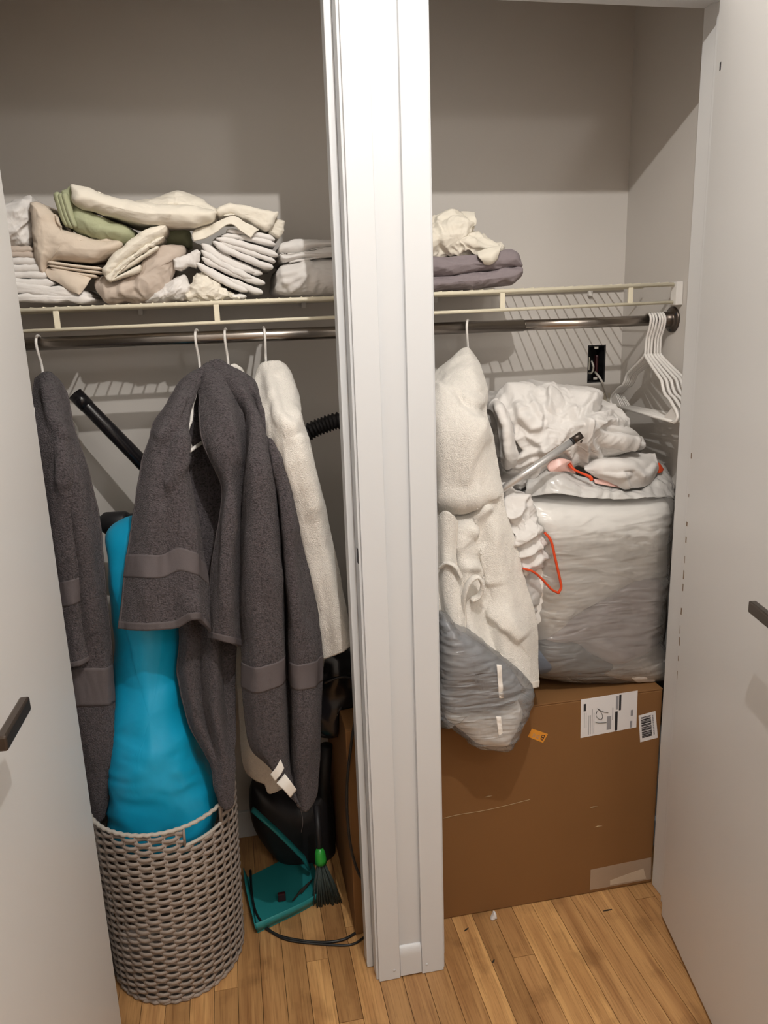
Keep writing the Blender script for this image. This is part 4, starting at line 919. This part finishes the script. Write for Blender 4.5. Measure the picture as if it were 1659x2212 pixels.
# ------------------------------------------------------------------ bin bags and heaps on the box
bag1 = tag(empty('bin_bag', tuple(ony(1300, 1480, 0.3))), 'big white translucent bin bag stuffed with linens on the cardboard box', 'bag')
b1o = [(1128, 1090), (1180, 1070), (1250, 1066), (1330, 1068), (1400, 1066), (1454, 1070), (1456, 1110), (1454, 1180), (1449, 1250), (1443, 1300), (1441, 1350), (1438, 1392), (1448, 1420), (1453, 1450), (1446, 1478), (1400, 1485), (1320, 1481), (1250, 1476), (1190, 1470), (1150, 1464), (1125, 1440), (1120, 1350), (1125, 1250), (1126, 1160)]
def bagw(seed, a1, a2, sc):
    return lambda V: a1 * fbm(V * 7 + seed, 2) + a2 * crumple(V, sc, seed, 0.7, (0.35, 0.5, 1.6))
puff('liner', b1o, 0.168, 0.56, 0.10, M['film'], bag1, yref=0.235, disp=bagw(2.0, 0.005, 0.0028, 20), n=260, m=70, post=rest_on(BZ))
sheet('collar', [[(1150, 1010, .33), (1200, 1004, .27), (1260, 1030, .25), (1330, 1050, .25), (1390, 1050, .27), (1430, 1000, .32), (1456, 1040, .35)],
                 [(1140, 1040, .28), (1200, 1030, .225), (1260, 1052, .215), (1330, 1062, .215), (1395, 1062, .225), (1440, 1040, .27), (1458, 1058, .29)],
                 [(1132, 1075, .25), (1200, 1066, .205), (1260, 1074, .198), (1330, 1078, .198), (1400, 1076, .205), (1440, 1074, .23), (1456, 1080, .26)]],
      M['film_c'], bag1, t=0.001, nu=90, nv=26, disp=wr(22, 0.006, 4.0))
sheet('pink_hem', [[(1180, 1000, .262), (1210, 990, .252), (1235, 996, .246)], [(1185, 1016, .250), (1215, 1008, .24), (1240, 1012, .236)], [(1200, 1022, .246), (1222, 1018, .236), (1244, 1024, .234)]], M['pink'], bag1, t=0.001, nu=16, nv=12)
sheet('pink_hem', [[(1282, 1034, .238), (1315, 1038, .232), (1350, 1048, .238)], [(1285, 1044, .232), (1318, 1050, .226), (1352, 1056, .232)]], M['pink'], bag1, t=0.001, nu=16, nv=8)
sheet('orange_hem', [[(1416, 1002, .285), (1424, 1000, .28), (1434, 1014, .285)], [(1416, 1020, .278), (1424, 1022, .272), (1430, 1020, .28)]], M['orange'], bag1, t=0.001, nu=10, nv=8)
tube('drawstring', catmull([ony(*p) for p in ((1229, 1002, .232), (1240, 1014, .222), (1256, 1022, .216), (1274, 1030, .212), (1278, 1037, .212))], 30), [0.0065 - 0.0030 * math.sin(math.pi * k / 29) for k in range(30)], M['orange'], bag1, 8, flat=0.8)
# what is inside it
cushion('packed_linen', 'cream linens filling the upper part of the big bin bag', 'linens', [(1135, 1095), (1250, 1078), (1440, 1080), (1448, 1180), (1440, 1260), (1380, 1262), (1310, 1300), (1230, 1345), (1190, 1385), (1130, 1390), (1100, 1330), (1110, 1180)], 0.188, 0.52, 0.08, 'bright_cot', yref=0.235, disp=soft(9, 0.003, 3.0), post=rest_on(BZ))
cushion('packed_cloth', 'lilac-grey cloth inside the lower half of the big bin bag', 'cloth', [(1178, 1388), (1215, 1352), (1290, 1305), (1340, 1272), (1395, 1240), (1436, 1262), (1432, 1340), (1428, 1395), (1385, 1425), (1330, 1440), (1275, 1415), (1230, 1392)], 0.180, 0.50, 0.06, 'lilac', yref=0.21, disp=soft(14, 0.004, 6.0), post=rest_on(BZ))
cushion('packed_cloth', 'slate-blue cloth at the bottom of the big bin bag', 'cloth', [(1105, 1392), (1180, 1388), (1250, 1392), (1282, 1418), (1330, 1440), (1308, 1462), (1250, 1470), (1180, 1462), (1105, 1455)], 0.176, 0.50, 0.05, 'slate', yref=0.20, post=rest_on(BZ))
cushion('packed_cloth', 'pale cloth bulging at the bottom corner of the big bin bag', 'cloth', [(1312, 1462), (1335, 1440), (1390, 1420), (1432, 1400), (1442, 1440), (1440, 1470), (1380, 1478)], 0.178, 0.48, 0.05, 'bright_cot', yref=0.205, post=rest_on(BZ))
# heap of sheets
def fan_pleats(V):
    Q = pix(V) - np.array([1243.0, 925.0]); a = np.arctan2(Q[:, 1], Q[:, 0]); r = np.hypot(Q[:, 0], Q[:, 1])
    return -0.005 * np.abs(np.sin(a * 5.5 + 0.4 * np.sin(r / 25.0))) * np.clip(r / 50, 0.2, 1.3) - 0.003 * crumple(V, 9, 3.0)
hp = tag(empty('crumpled_sheet', tuple(ony(1230, 1040, 0.36))), 'big heap of white crumpled sheets on top of the bin bag', 'sheets')
puff('heap', [(1050, 885), (1062, 865), (1088, 848), (1120, 840), (1150, 842), (1182, 832), (1215, 838), (1250, 840), (1284, 850), (1292, 868), (1322, 884), (1356, 914), (1384, 952), (1374, 972), (1330, 985), (1300, 1000), (1262, 1004), (1220, 1010), (1180, 1020), (1140, 1050), (1105, 1068), (1082, 1048), (1074, 1005), (1060, 965), (1051, 925)], 0.235, 0.60, 0.14, M['white_cot'], hp, yref=0.36, disp=plus(wr(6.5, 0.026, 61.0), wr(16, 0.006, 12.0), creases([
    ([(1243, 925), (1262, 890), (1284, 856)], 14, 6, .020), ([(1243, 925), (1282, 905), (1325, 888)], 16, 6, .022), ([(1243, 925), (1300, 918), (1350, 915)], 14, 6, .020), ([(1243, 925), (1310, 945), (1380, 955)], 16, 7, .024), ([(1243, 925), (1290, 970), (1300, 998)], 16, 6, .020), ([(1243, 925), (1262, 968), (1264, 1000)], 10, 5, .016),
    ([(1112, 872), (1124, 902), (1148, 924), (1170, 926)], 6, 18, .022), ([(1178, 895), (1186, 870), (1190, 842)], 12, 5, .018), ([(1228, 880), (1240, 914), (1236, 930)], 5, 14, .016), ([(1140, 855), (1152, 885), (1166, 915)], 5, 14, .016), ([(1118, 935), (1136, 970), (1112, 1004)], 6, 16, .020), ([(1140, 936), (1168, 958), (1174, 975)], 6, 14, .018), ([(1090, 850), (1130, 842), (1180, 848)], 16, 6, .016), ([(1095, 1010), (1130, 1006), (1160, 985)], 14, 6, .016), ([(1150, 1040), (1160, 1020), (1200, 1000)], 12, 5, .014), ([(1215, 960), (1232, 985), (1215, 1008)], 5, 14, .014)])), n=340, m=100)
sheet('gathered_fold', [[(1052, 884, .34), (1058, 872, .33), (1066, 864, .325), (1074, 862, .335)], [(1066, 890, .295), (1076, 880, .272), (1086, 882, .27), (1094, 890, .285)], [(1076, 922, .272), (1086, 914, .245), (1098, 918, .245), (1106, 926, .262)], [(1080, 958, .262), (1092, 952, .235), (1104, 956, .235), (1114, 962, .255)], [(1080, 988, .262), (1094, 992, .238), (1108, 990, .238), (1120, 984, .258)], [(1086, 1006, .285), (1096, 1014, .27), (1108, 1010, .27), (1120, 1002, .285)]], M['white_cot'], hp, t=0.004, nu=40, nv=80, disp=plus(wr(26, -0.003, 2.0), creases([([(1070, 868), (1092, 920), (1096, 1000)], 5, 9, -.008)])))
sheet('fanned_end', [[(1240, 935, .265), (1246, 930, .26), (1252, 934, .262), (1256, 940, .27)], [(1252, 915, .255), (1275, 925, .235), (1285, 945, .24), (1270, 962, .255)], [(1275, 895, .262), (1310, 912, .235), (1322, 940, .238), (1292, 982, .255)], [(1310, 888, .285), (1345, 915, .258), (1358, 945, .255), (1310, 992, .268)], [(1338, 900, .32), (1368, 928, .30), (1387, 955, .295), (1338, 986, .30)]], M['white_cot'], hp, t=0.004, nu=60, nv=60, disp=fan_pleats)
sheet('lower_flap', [[(1268, 982, .34), (1300, 972, .34), (1336, 970, .34), (1366, 976, .325), (1392, 979, .305), (1416, 979, .31)], [(1262, 1010, .246), (1300, 1004, .232), (1336, 1004, .226), (1366, 998, .236), (1396, 996, .258), (1420, 998, .285)], [(1268, 1018, .236), (1300, 1020, .222), (1336, 1022, .214), (1366, 1016, .222), (1396, 1014, .246), (1419, 1016, .27)], [(1290, 1030, .236), (1312, 1034, .222), (1338, 1040, .214), (1362, 1036, .216), (1390, 1034, .236), (1412, 1034, .262)], [(1322, 1044, .238), (1334, 1050, .226), (1348, 1055, .22), (1362, 1055, .222), (1384, 1052, .236), (1402, 1046, .256)]], M['white_cot'], hp, t=0.004, nu=80, nv=50, disp=plus(wr(12, -0.003, 8.0), creases([([(1270, 1004), (1320, 1006), (1362, 1012), (1385, 1030)], 6, 14, -.012), ([(1290, 1018), (1330, 1028), (1362, 1026)], 5, 10, -.010), ([(1336, 1020), (1350, 1036), (1358, 1054)], 12, 5, -.010), ([(1418, 1000), (1392, 1024), (1376, 1030)], 5, 14, -.010)])))

bag2 = tag(empty('bin_bag', tuple(ony(1060, 1480, 0.2))), 'white crinkled bin bag sagging over the front edge of the cardboard box', 'bag')
puff('sagging_end', [(948, 1340), (990, 1352), (1040, 1380), (1090, 1420), (1130, 1460), (1148, 1490), (1142, 1520), (1126, 1558), (1106, 1598), (1090, 1615), (1052, 1613), (1018, 1608), (990, 1582), (966, 1562), (948, 1552)], 0.035, 0.152, 0.05, M['film2'], bag2, yref=0.09, disp=bagw(7.0, 0.006, 0.005, 30), n=180, m=44)
puff('liner', [(990, 1180), (1060, 1160), (1120, 1190), (1165, 1215), (1185, 1240), (1178, 1300), (1160, 1345), (1152, 1420), (1148, 1470), (1050, 1478), (1000, 1440), (985, 1300)], 0.172, 0.40, 0.08, M['film_c'], bag2, yref=0.22, disp=bagw(9.0, 0.006, 0.005, 26), n=150, m=34, post=rest_on(BZ))
for x_, y0_, y1_, d0 in ((1078, 1436, 1508, .030), (1077, 1548, 1592, .033)):
    sheet('taped_seam', [[(x_ - 5 + 5 * k, y0_ + (y1_ - y0_) * k, d0 + .006 * k * k), (x_ + 5 + 5 * k, y0_ + (y1_ - y0_) * k, d0 + .006 * k * k)] for k in (0, .33, .66, 1)], M['bright_cot'], bag2, t=0.001, nu=6, nv=30, disp=soft(60, .002, 2.0))
tube('drawstring', catmull([ony(*p) for p in ((1176, 1150, .168), (1190, 1168, .162), (1199, 1205, .158), (1208, 1245, .156), (1212, 1268, .156), (1206, 1281, .156))], 40), 0.0068, M['orange'], bag2, 8, flat=0.5)
tube('drawstring', catmull([ony(*p) for p in ((1206, 1281, .156), (1190, 1272, .154), (1170, 1250, .152), (1150, 1234, .150), (1130, 1228, .150))], 40), 0.0060, M['orange'], bag2, 8, flat=0.5)
cushion('packed_cloth', 'slate-grey cloth showing through the sagging bin bag', 'cloth', [(952, 1350), (990, 1362), (1040, 1392), (1090, 1432), (1122, 1470), (1118, 1505), (1085, 1522), (1020, 1530), (955, 1520)], 0.055, 0.135, 0.035, 'slate', yref=0.095, disp=bagw(3.0, 0.004, 0.003, 30))
cushion('packed_cloth', 'pale cloth in the drooping tip of the sagging bin bag', 'cloth', [(962, 1528), (1020, 1536), (1085, 1528), (1118, 1515), (1122, 1545), (1100, 1590), (1082, 1604), (1030, 1600), (995, 1572), (965, 1550)], 0.056, 0.135, 0.03, 'bright_cot', yref=0.095)
sp = tag(empty('crumpled_sheet', tuple(ony(1130, 1200, 0.25))), 'white twisted sheet spilling from the bag behind the cream towel', 'sheets')
puff('heap', [(1060, 1080), (1085, 1062), (1112, 1058), (1132, 1075), (1150, 1098), (1162, 1120), (1182, 1142), (1188, 1170), (1190, 1210), (1178, 1240), (1140, 1250), (1100, 1240), (1070, 1180)], 0.162, 0.36, 0.09, M['white_cot'], sp, yref=0.20, disp=plus(wr(17, 0.012, 71.0), creases([
    ([(1098, 1068), (1130, 1086), (1150, 1120), (1140, 1150), (1112, 1165)], 6, 16, .016), ([(1090, 1108), (1110, 1118), (1124, 1100), (1116, 1076)], 10, 5, .014), ([(1104, 1180), (1140, 1162), (1168, 1146), (1186, 1140)], 5, 12, .016), ([(1108, 1206), (1145, 1192), (1186, 1164)], 5, 12, .015), ([(1120, 1232), (1150, 1222), (1186, 1196)], 5, 12, .014), ([(1125, 1200), (1135, 1222), (1128, 1246)], 12, 5, .010)])), n=240, m=70)

pole = tag(empty('telescopic_pole', tuple(ony(1100, 1046, 0.215))), 'silver metal pole with dark tip poking out beside the cream towel', 'pole')
A_, B_, C_ = ony(1040, 1088, 0.195), ony(1236, 953, 0.178), ony(1256, 939, 0.176)
tube('shaft', [A_, B_], 0.0088, M['alu'], pole, 20)
tube('ring', [B_ + (A_ - B_) * 0.01, B_ - (A_ - B_) * 0.012], 0.0095, M['black'], pole, 20)
tube('tip', [B_, C_], 0.0092, M['bronze'], pole, 20)
tube('lock_button', [B_ * .35 + C_ * .65 + np.array([.004, -.006, -.009]), B_ * .35 + C_ * .65 + np.array([.007, -.008, -.011])], 0.004, M['bronze'], pole, 10)

# ------------------------------------------------------------------ hamper and blue bag
HCX, HCY = -0.488, 0.227
def hr(z): return 0.160 + 0.030 * z, 0.180 + 0.030 * z
ham = tag(empty('wicker_hamper', (HCX, HCY, 0.0)), 'taupe woven wicker laundry hamper with a pale rim holding the blue bag', 'hamper')
NS = 36; CUT0, CUT1 = math.radians(-70), math.radians(-36); ROW = 0.0106; TOPZ = 0.478
def hpt(th, z, dr=0.0):
    a, b = hr(z); return (HCX + (a + dr) * math.cos(th), HCY + (b + dr) * math.sin(th), z)
i = 0; z = 0.010
rw = random.Random(8)
while z < TOPZ - 0.006:
    cut = z > TOPZ - 0.052
    n = NS * 6
    if cut: ths = np.linspace(CUT1 + 0.02, CUT0 - 0.02 + 2 * math.pi, n)
    else: ths = np.linspace(0, 2 * math.pi, n, endpoint=False)
    P = [hpt(t, z + 0.0009 * math.sin(3 * t + i) + rw.uniform(-.0003, .0003), 0.0042 * math.cos(NS / 2 * t + math.pi * (i % 2))) for t in ths]
    tube('weaver', P, 0.0030, M['wicker'], ham, 6, closed=not cut, flat=1.7)
    z += ROW; i += 1
for k in range(NS):
    th = 2 * math.pi * (k + 0.5) / NS
    d = (th + math.pi) % (2 * math.pi) - math.pi
    zt = TOPZ - 0.05 if CUT0 < d < CUT1 else TOPZ
    parts = [tube_data([hpt(th + s * 0.012, 0.004), hpt(th + s * 0.012, 0.25), hpt(th + s * 0.012, zt)], 0.0023, 6) for s in (-1, 1)]
    v, f = merge(parts); mesh('stake', v, f, M['wicker'], ham)
tube('rim', [hpt(t, TOPZ, 0.0015 * math.cos(60 * t)) for t in np.linspace(0, 2 * math.pi, 240, endpoint=False)], 0.0048, M['rim'], ham, 8, closed=True)
tube('handle_rim', [hpt(t, TOPZ - 0.050) for t in np.linspace(CUT0, CUT1, 30)], 0.0042, M['rim'], ham, 8)
for c_ in (CUT0, CUT1): tube('handle_rim', [hpt(c_, TOPZ - 0.05), hpt(c_, TOPZ)], 0.0035, M['wicker'], ham, 8)
tube('base_ring', [hpt(t, 0.0055, 0.002 * math.cos(40 * t)) for t in np.linspace(0, 2 * math.pi, 200, endpoint=False)], 0.0052, M['wicker'], ham, 8, closed=True)
v = [hpt(t, 0.006, -0.004) for t in np.linspace(0, 2 * math.pi, 60, endpoint=False)]; mesh('base', v, [tuple(range(60))], M['wicker'], ham)
bw = tag(puff('laundry_bag', [(219, 1190), (228, 1168), (246, 1152), (270, 1138), (300, 1136), (340, 1160), (376, 1210), (392, 1300), (394, 1380), (398, 1450), (412, 1530), (440, 1610), (462, 1690), (470, 1760), (440, 1830), (360, 1850), (280, 1850), (236, 1810), (226, 1740), (236, 1640), (236, 1500), (232, 1400), (228, 1300), (222, 1240)], 0.105, 0.37, 0.13, M['blue'], None, yref=0.20,
     disp=lambda V: 0.010 * fbm(V * 6 + 3, 2) + 0.006 * crumple(V, 11, 5.0, 0.6, (0.6, 0.6, 1.3)) * np.clip((0.80 - V[:, 2]) / 0.25, 0.15, 1), n=200, m=56,
     post=lambda V: V + np.stack([0 * V[:, 0], 0.055 * np.clip((V[:, 2] - 0.62) / 0.15, 0, 1), 0 * V[:, 0]], 1)), 'bright blue nylon laundry bag standing in the wicker hamper', 'bag')

# ------------------------------------------------------------------ vacuum cleaner pieces
wand = tag(empty('vacuum_wand', tuple(ony(300, 1010, 0.45))), 'glossy black vacuum wand leaning against the back wall behind the grey towels', 'wand')
a_, b_ = ony(162, 851, 0.50), ony(420, 1115, 0.44)
tube('wand_tube', [a_, a_ + (b_ - a_) * 0.03, b_], [0.0172, 0.0172, 0.0195], M['black'], wand, 28)
tube('cuff', [a_ + (b_ - a_) * 0.0, a_ + (b_ - a_) * 0.10], 0.0188, M['black'], wand, 28)
hc = tag(empty('hose_connector', tuple(ony(250, 1128, 0.46))), 'black hose connector lying across the top of the blue bag', 'hose connector')
a_, b_ = ony(205, 1132, 0.47), ony(300, 1126, 0.44)
tube('collar', [a_, a_ + (b_ - a_) * .25], 0.020, M['black_m'], hc, 24)
tube('sleeve', [a_ + (b_ - a_) * .2, a_ + (b_ - a_) * .26, a_ + (b_ - a_) * .7, a_ + (b_ - a_) * .76], [0.024, 0.0285, 0.0285, 0.024], M['black_m'], hc, 24)
tube('neck', [a_ + (b_ - a_) * .7, b_ + (b_ - a_) * .8], 0.021, M['black_m'], hc, 24)
hose_p = catmull([ony(*p) for p in ((560, 1060, .47), (610, 985, .47), (660, 938, .46), (700, 918, .455), (735, 908, .45), (790, 906, .45), (830, 960, .46), (835, 1120, .47), (815, 1290, .44), (790, 1400, .40))], 420)
hose_r = [0.0205 + 0.0022 * (1 if (k // 2) % 2 else -1) for k in range(420)]
vb = tag(empty('vacuum_cleaner', (-0.03, 0.40, BZ)), 'black vacuum cleaner with ribbed hose resting on the end of the cardboard box', 'vacuum')
tube('hose', hose_p, hose_r, M['black_m'], vb, 20)
def onb(px, py): return (px, py)
puff('motor_body', [(660, 1380), (700, 1360), (760, 1370), (830, 1400), (850, 1470), (840, 1530), (800, 1560), (770, 1564), (745, 1585), (715, 1597), (680, 1590), (655, 1560), (645, 1480)], 0.26, 0.46, 0.09, M['black'], vb, yref=0.33, disp=soft(9, 0.008, 2.0), n=120, post=rest_on(BZ, BX0 - 0.004))
tube('trim_band', catmull([ony(700, 1475, .262), ony(740, 1462, .258), ony(780, 1470, .262)], 20), 0.004, M['black_m'], vb, 8)
fh = tag(empty('floor_nozzle', tuple(onz(640, 1800, 0.0))), 'black vacuum floor nozzle standing in the shade behind the dustpan', 'nozzle')
puff('head_body', [(545, 1700), (600, 1715), (650, 1730), (690, 1700), (712, 1690), (722, 1760), (725, 1850), (715, 1905), (640, 1880), (590, 1850), (545, 1780)], 0.46, 0.58, 0.05, M['black_m'], fh, yref=0.5, n=100)
tube('neck', [ony(705, 1610, .47), ony(700, 1700, .48), ony(705, 1760, .5)], 0.018, M['black_m'], fh, 16)

# ------------------------------------------------------------------ dustpan, brush, cords
dp = tag(empty('dustpan', tuple(onz(620, 1975, 0.0))), 'teal plastic dustpan on the floor between the hamper and the box', 'dustpan')
def dz(px, py, z): return onz(px, py, z)
f0, f1 = dz(556, 2014, 0.004), dz(690, 1942, 0.004)                 # lip wall along the floor
f2 = dz(697, 1915, 0.004)
back0 = f0 + np.array([-0.02, 0.22, 0.0]); back1 = f2 + np.array([-0.03, 0.18, 0.0])
def wall_strip(name, path, h, th, m, parent, flare=0.012):
    P = catmull(path, 40); n = len(P); V = []; F = []
    c = np.mean([f0, f1, back0, back1], axis=0)
    for p in P:
        o_ = p - c; o_[2] = 0; o_ /= np.linalg.norm(o_)
        V += [p, p + o_ * flare + np.array([0, 0, h]), p + o_ * (flare - th) + np.array([0, 0, h]), p - o_ * th]
    for k in range(n - 1):
        a, b = 4 * k, 4 * k + 4
        F += [(a, b, b + 1, a + 1), (a + 1, b + 1, b + 2, a + 2), (a + 2, b + 2, b + 3, a + 3), (a + 3, b + 3, b, a)]
    F += [(0, 1, 2, 3), (4 * n - 4, 4 * n - 1, 4 * n - 2, 4 * n - 3)]
    return mesh(name, V, F, m, parent)
mid = dz(655, 1966, 0.004)
wall_strip('side_wall', [f0, dz(590, 1998, 0.004), mid, f1, f2, f2 + np.array([-0.01, 0.06, 0])], 0.036, 0.003, M['teal'], dp)
base = catmull([f0, dz(590, 1998, 0.004), mid, f1, f2], 24)
pl = [tuple(p) for p in base] + [tuple(back1), tuple(back0)]
V = [(p[0], p[1], 0.0015) for p in pl] + [(p[0], p[1], 0.0045) for p in pl]; n_ = len(pl)
mesh('pan_floor', V, [tuple(range(n_))[::-1], tuple(range(n_, 2 * n_))] + [(k, (k + 1) % n_, (k + 1) % n_ + n_, k + n_) for k in range(n_)], M['teal'], dp, smooth=False)
wall_strip('side_wall', [f0, (f0 + back0) / 2, back0], 0.03, 0.003, M['teal'], dp)
tube('handle', [ony(545, 1748, .42), ony(600, 1797, .41), ony(655, 1852, .40), ony(668, 1876, .40)], [0.012, 0.0115, 0.011, 0.010], M['teal'], dp, 12, flat=0.55)
br = tag(empty('hand_brush', tuple(onz(715, 1955, 0.0))), 'black hand brush with green cap standing in the dustpan corner', 'brush')
ct = ony(690, 1832, .30); cb = ony(694, 1868, .30)
lathe('cap', [(0.002, 0.0), (0.010, 0.004), (0.0145, 0.016), (0.016, 0.036), (0.0168, 0.046)], ct, cb - ct, M['green'], br, 24)
tube('handle', [ony(684, 1740, .36), ct + (cb - ct) * .2], [0.010, 0.008], M['black_m'], br, 12)
rbx = random.Random(3); parts = []
for k in range(70):
    u = rbx.uniform(-1, 1); w_ = rbx.uniform(-1, 1)
    p0 = cb + np.array([u * 0.011, w_ * 0.009, 0]); e_ = ony(708 + 32 * u, 1940 + 22 * rbx.random(), .285 + .01 * w_)
    parts.append(tube_data([p0, p0 * .5 + e_ * .5 + np.array([.002 * u, 0, 0]), e_], [0.0016, 0.0021, 0.0017], 5))
v, f = merge(parts); bo = mesh('bristles', v, f, M['bristle'], br); bo['kind'] = 'stuff'
tag(box('plastic_scrap', *(lambda p: (p[0] - .011, p[0] + .011, p[1] - .006, p[1] + .006, 0.005, 0.030))(onz(609, 1945, 0.005)), M['maroon'], b=0.003), 'small maroon plastic scrap lying in the teal dustpan', 'scrap')
for k, ((xa, ya), (xb, yb_)) in enumerate((((632, 1946), (668, 1905)), ((650, 1930), (676, 1898)))):
    pa, pb = onz(xa, ya, 0.009), onz(xb, yb_, 0.014)
    tag(tube('dirt_sliver', [pa, (pa + pb) / 2 + np.array([0, 0, .002]), pb], [0.002, 0.0035, 0.001], M['debris'], None, 8), ['long dark sliver of dirt lying in the dustpan', 'short dark sliver of dirt by the brush in the dustpan'][k], 'debris')
tag(tube('power_cord', catmull([tuple(onz(x_, y_, 0.0042)) for x_, y_ in ((541, 1880), (545, 1940), (560, 1985), (600, 2020), (680, 2035), (740, 2030), (786, 2006))] + [(0.02, 0.145, 0.0042)], 90), 0.0036, M['cable'], None, 10), 'black power cord curving over the floor in front of the dustpan', 'cord')
tag(tube('power_cord', catmull([tuple(onz(x_, y_, 0.0036)) for x_, y_ in ((570, 2004), (620, 2030), (700, 2040), (760, 2040))] + [(0.0, 0.150, 0.0036)], 60), 0.003, M['cable'], None, 10), 'thinner black cord lying along the thick one on the floor', 'cord')
tube('cord', catmull([ony(*p) for p in ((790, 1420, .24), (778, 1490, .152), (766, 1560, .148), (757, 1620, .147), (750, 1690, .145), (750, 1760, .145), (758, 1830, .145), (772, 1880, .145), (790, 1910, .148), (810, 1935, .15))], 90), 0.0036, M['cable'], vb, 10)

# ------------------------------------------------------------------ wall boxes
jb = tag(empty('junction_box', (0.84, YB, 1.425)), 'open electrical junction box with loose wires in the back wall', 'junction box')
t_ = 0.004
V = []; parts = [bevel_box_data(HX0, HX0 + t_, YB + .001, YB + .05, HZ0, HZ1), bevel_box_data(HX1 - t_, HX1, YB + .001, YB + .05, HZ0, HZ1), bevel_box_data(HX0 + t_, HX1 - t_, YB + .001, YB + .05, HZ1 - t_, HZ1), bevel_box_data(HX0 + t_, HX1 - t_, YB + .001, YB + .05, HZ0, HZ0 + t_)]
v, f = merge(parts); mesh('box_frame', v, f, M['metalbox'], jb, smooth=False)
for zz in (HZ0 + .008, HZ1 - .012): box('screw_tab', .834, .846, YB + .004, YB + .008, zz, zz + .008, M['wire_w'], jb, b=.001)
tube('loose_wire', catmull([(HX0 + .006, YB + .03, HZ0 + .03), (HX0 + .018, YB + .012, HZ0 + .028), (HX0 + .026, YB + .014, HZ0 + .045), (HX0 + .027, YB + .03, HZ0 + .062)], 24), 0.0028, M['wire_w'], jb, 8)
box('wire_clamp', HX0 + .004, HX0 + .013, YB + .012, YB + .03, HZ0 + .036, HZ0 + .075, M['plate'], jb, b=.002)
box('wire_nut', HX1 - .02, HX1 - .012, YB + .02, YB + .034, HZ0 + .012, HZ0 + .08, M['maroon'], jb, b=.003)
tag(tube('white_cable', catmull([(HX0 + .034, YB + .02, HZ0 + .03), (HX0 + .040, YB - .004, HZ0 + .012), (HX0 + .052, YB - .008, HZ0 - .015), (HX0 + .066, YB - .006, HZ0 - .05), (HX0 + .075, YB - .006, HZ0 - .10), (HX0 + .078, YB - .006, HZ0 - .16)], 50), 0.0034, M['wire_w'], None, 10), 'white cable running out of the junction box down the back wall', 'cable')
op = tag(empty('wall_outlet', (0.856, YB, 1.30)), 'ivory outlet plate on the back wall half hidden by the sheets', 'outlet')
box('plate', .826, .886, YB - .006, YB - .0005, 1.225, 1.336, M['plate'], op, b=.002)
for zz in (1.29, 1.245):
    for xx in (.848, .864): box('slot', xx - .0016, xx + .0016, YB - .0068, YB - .0058, zz, zz + .012, M['ink'], op)

# ------------------------------------------------------------------ floor debris
p = onz(1066, 1985, 0.0)
tag(puff('paper_scrap', [(-.008, .001), (-.004, .012), (.001, .022), (.006, .018), (.009, .007), (.006, .001)], -.007, .007, .005, M['label'], None, world=True, n=40, m=8, disp=wr(60, .002, 2.0)), 'small white paper scrap on the floor before the cardboard box', 'scrap').location = (p[0], p[1], 0)
for k, (xa, ya, xb, yb_, lb) in enumerate(((1303, 1968, 1322, 1964, 'flat dark splinter on the floorboards near the taped corner of the box'), (1003, 2011, 1012, 2004, 'tiny dark splinter on the floorboards beside the column casing'), (1064, 2080, 1068, 2072, 'dark speck of dirt in the middle of the floorboards'))):
    pa, pb = onz(xa, ya, 0.0016), onz(xb, yb_, 0.0016)
    tag(tube('splinter', [pa, (pa + pb) / 2, pb], [0.001, 0.0024, 0.0008], M['debris'], None, 8, flat=0.6), lb, 'debris')
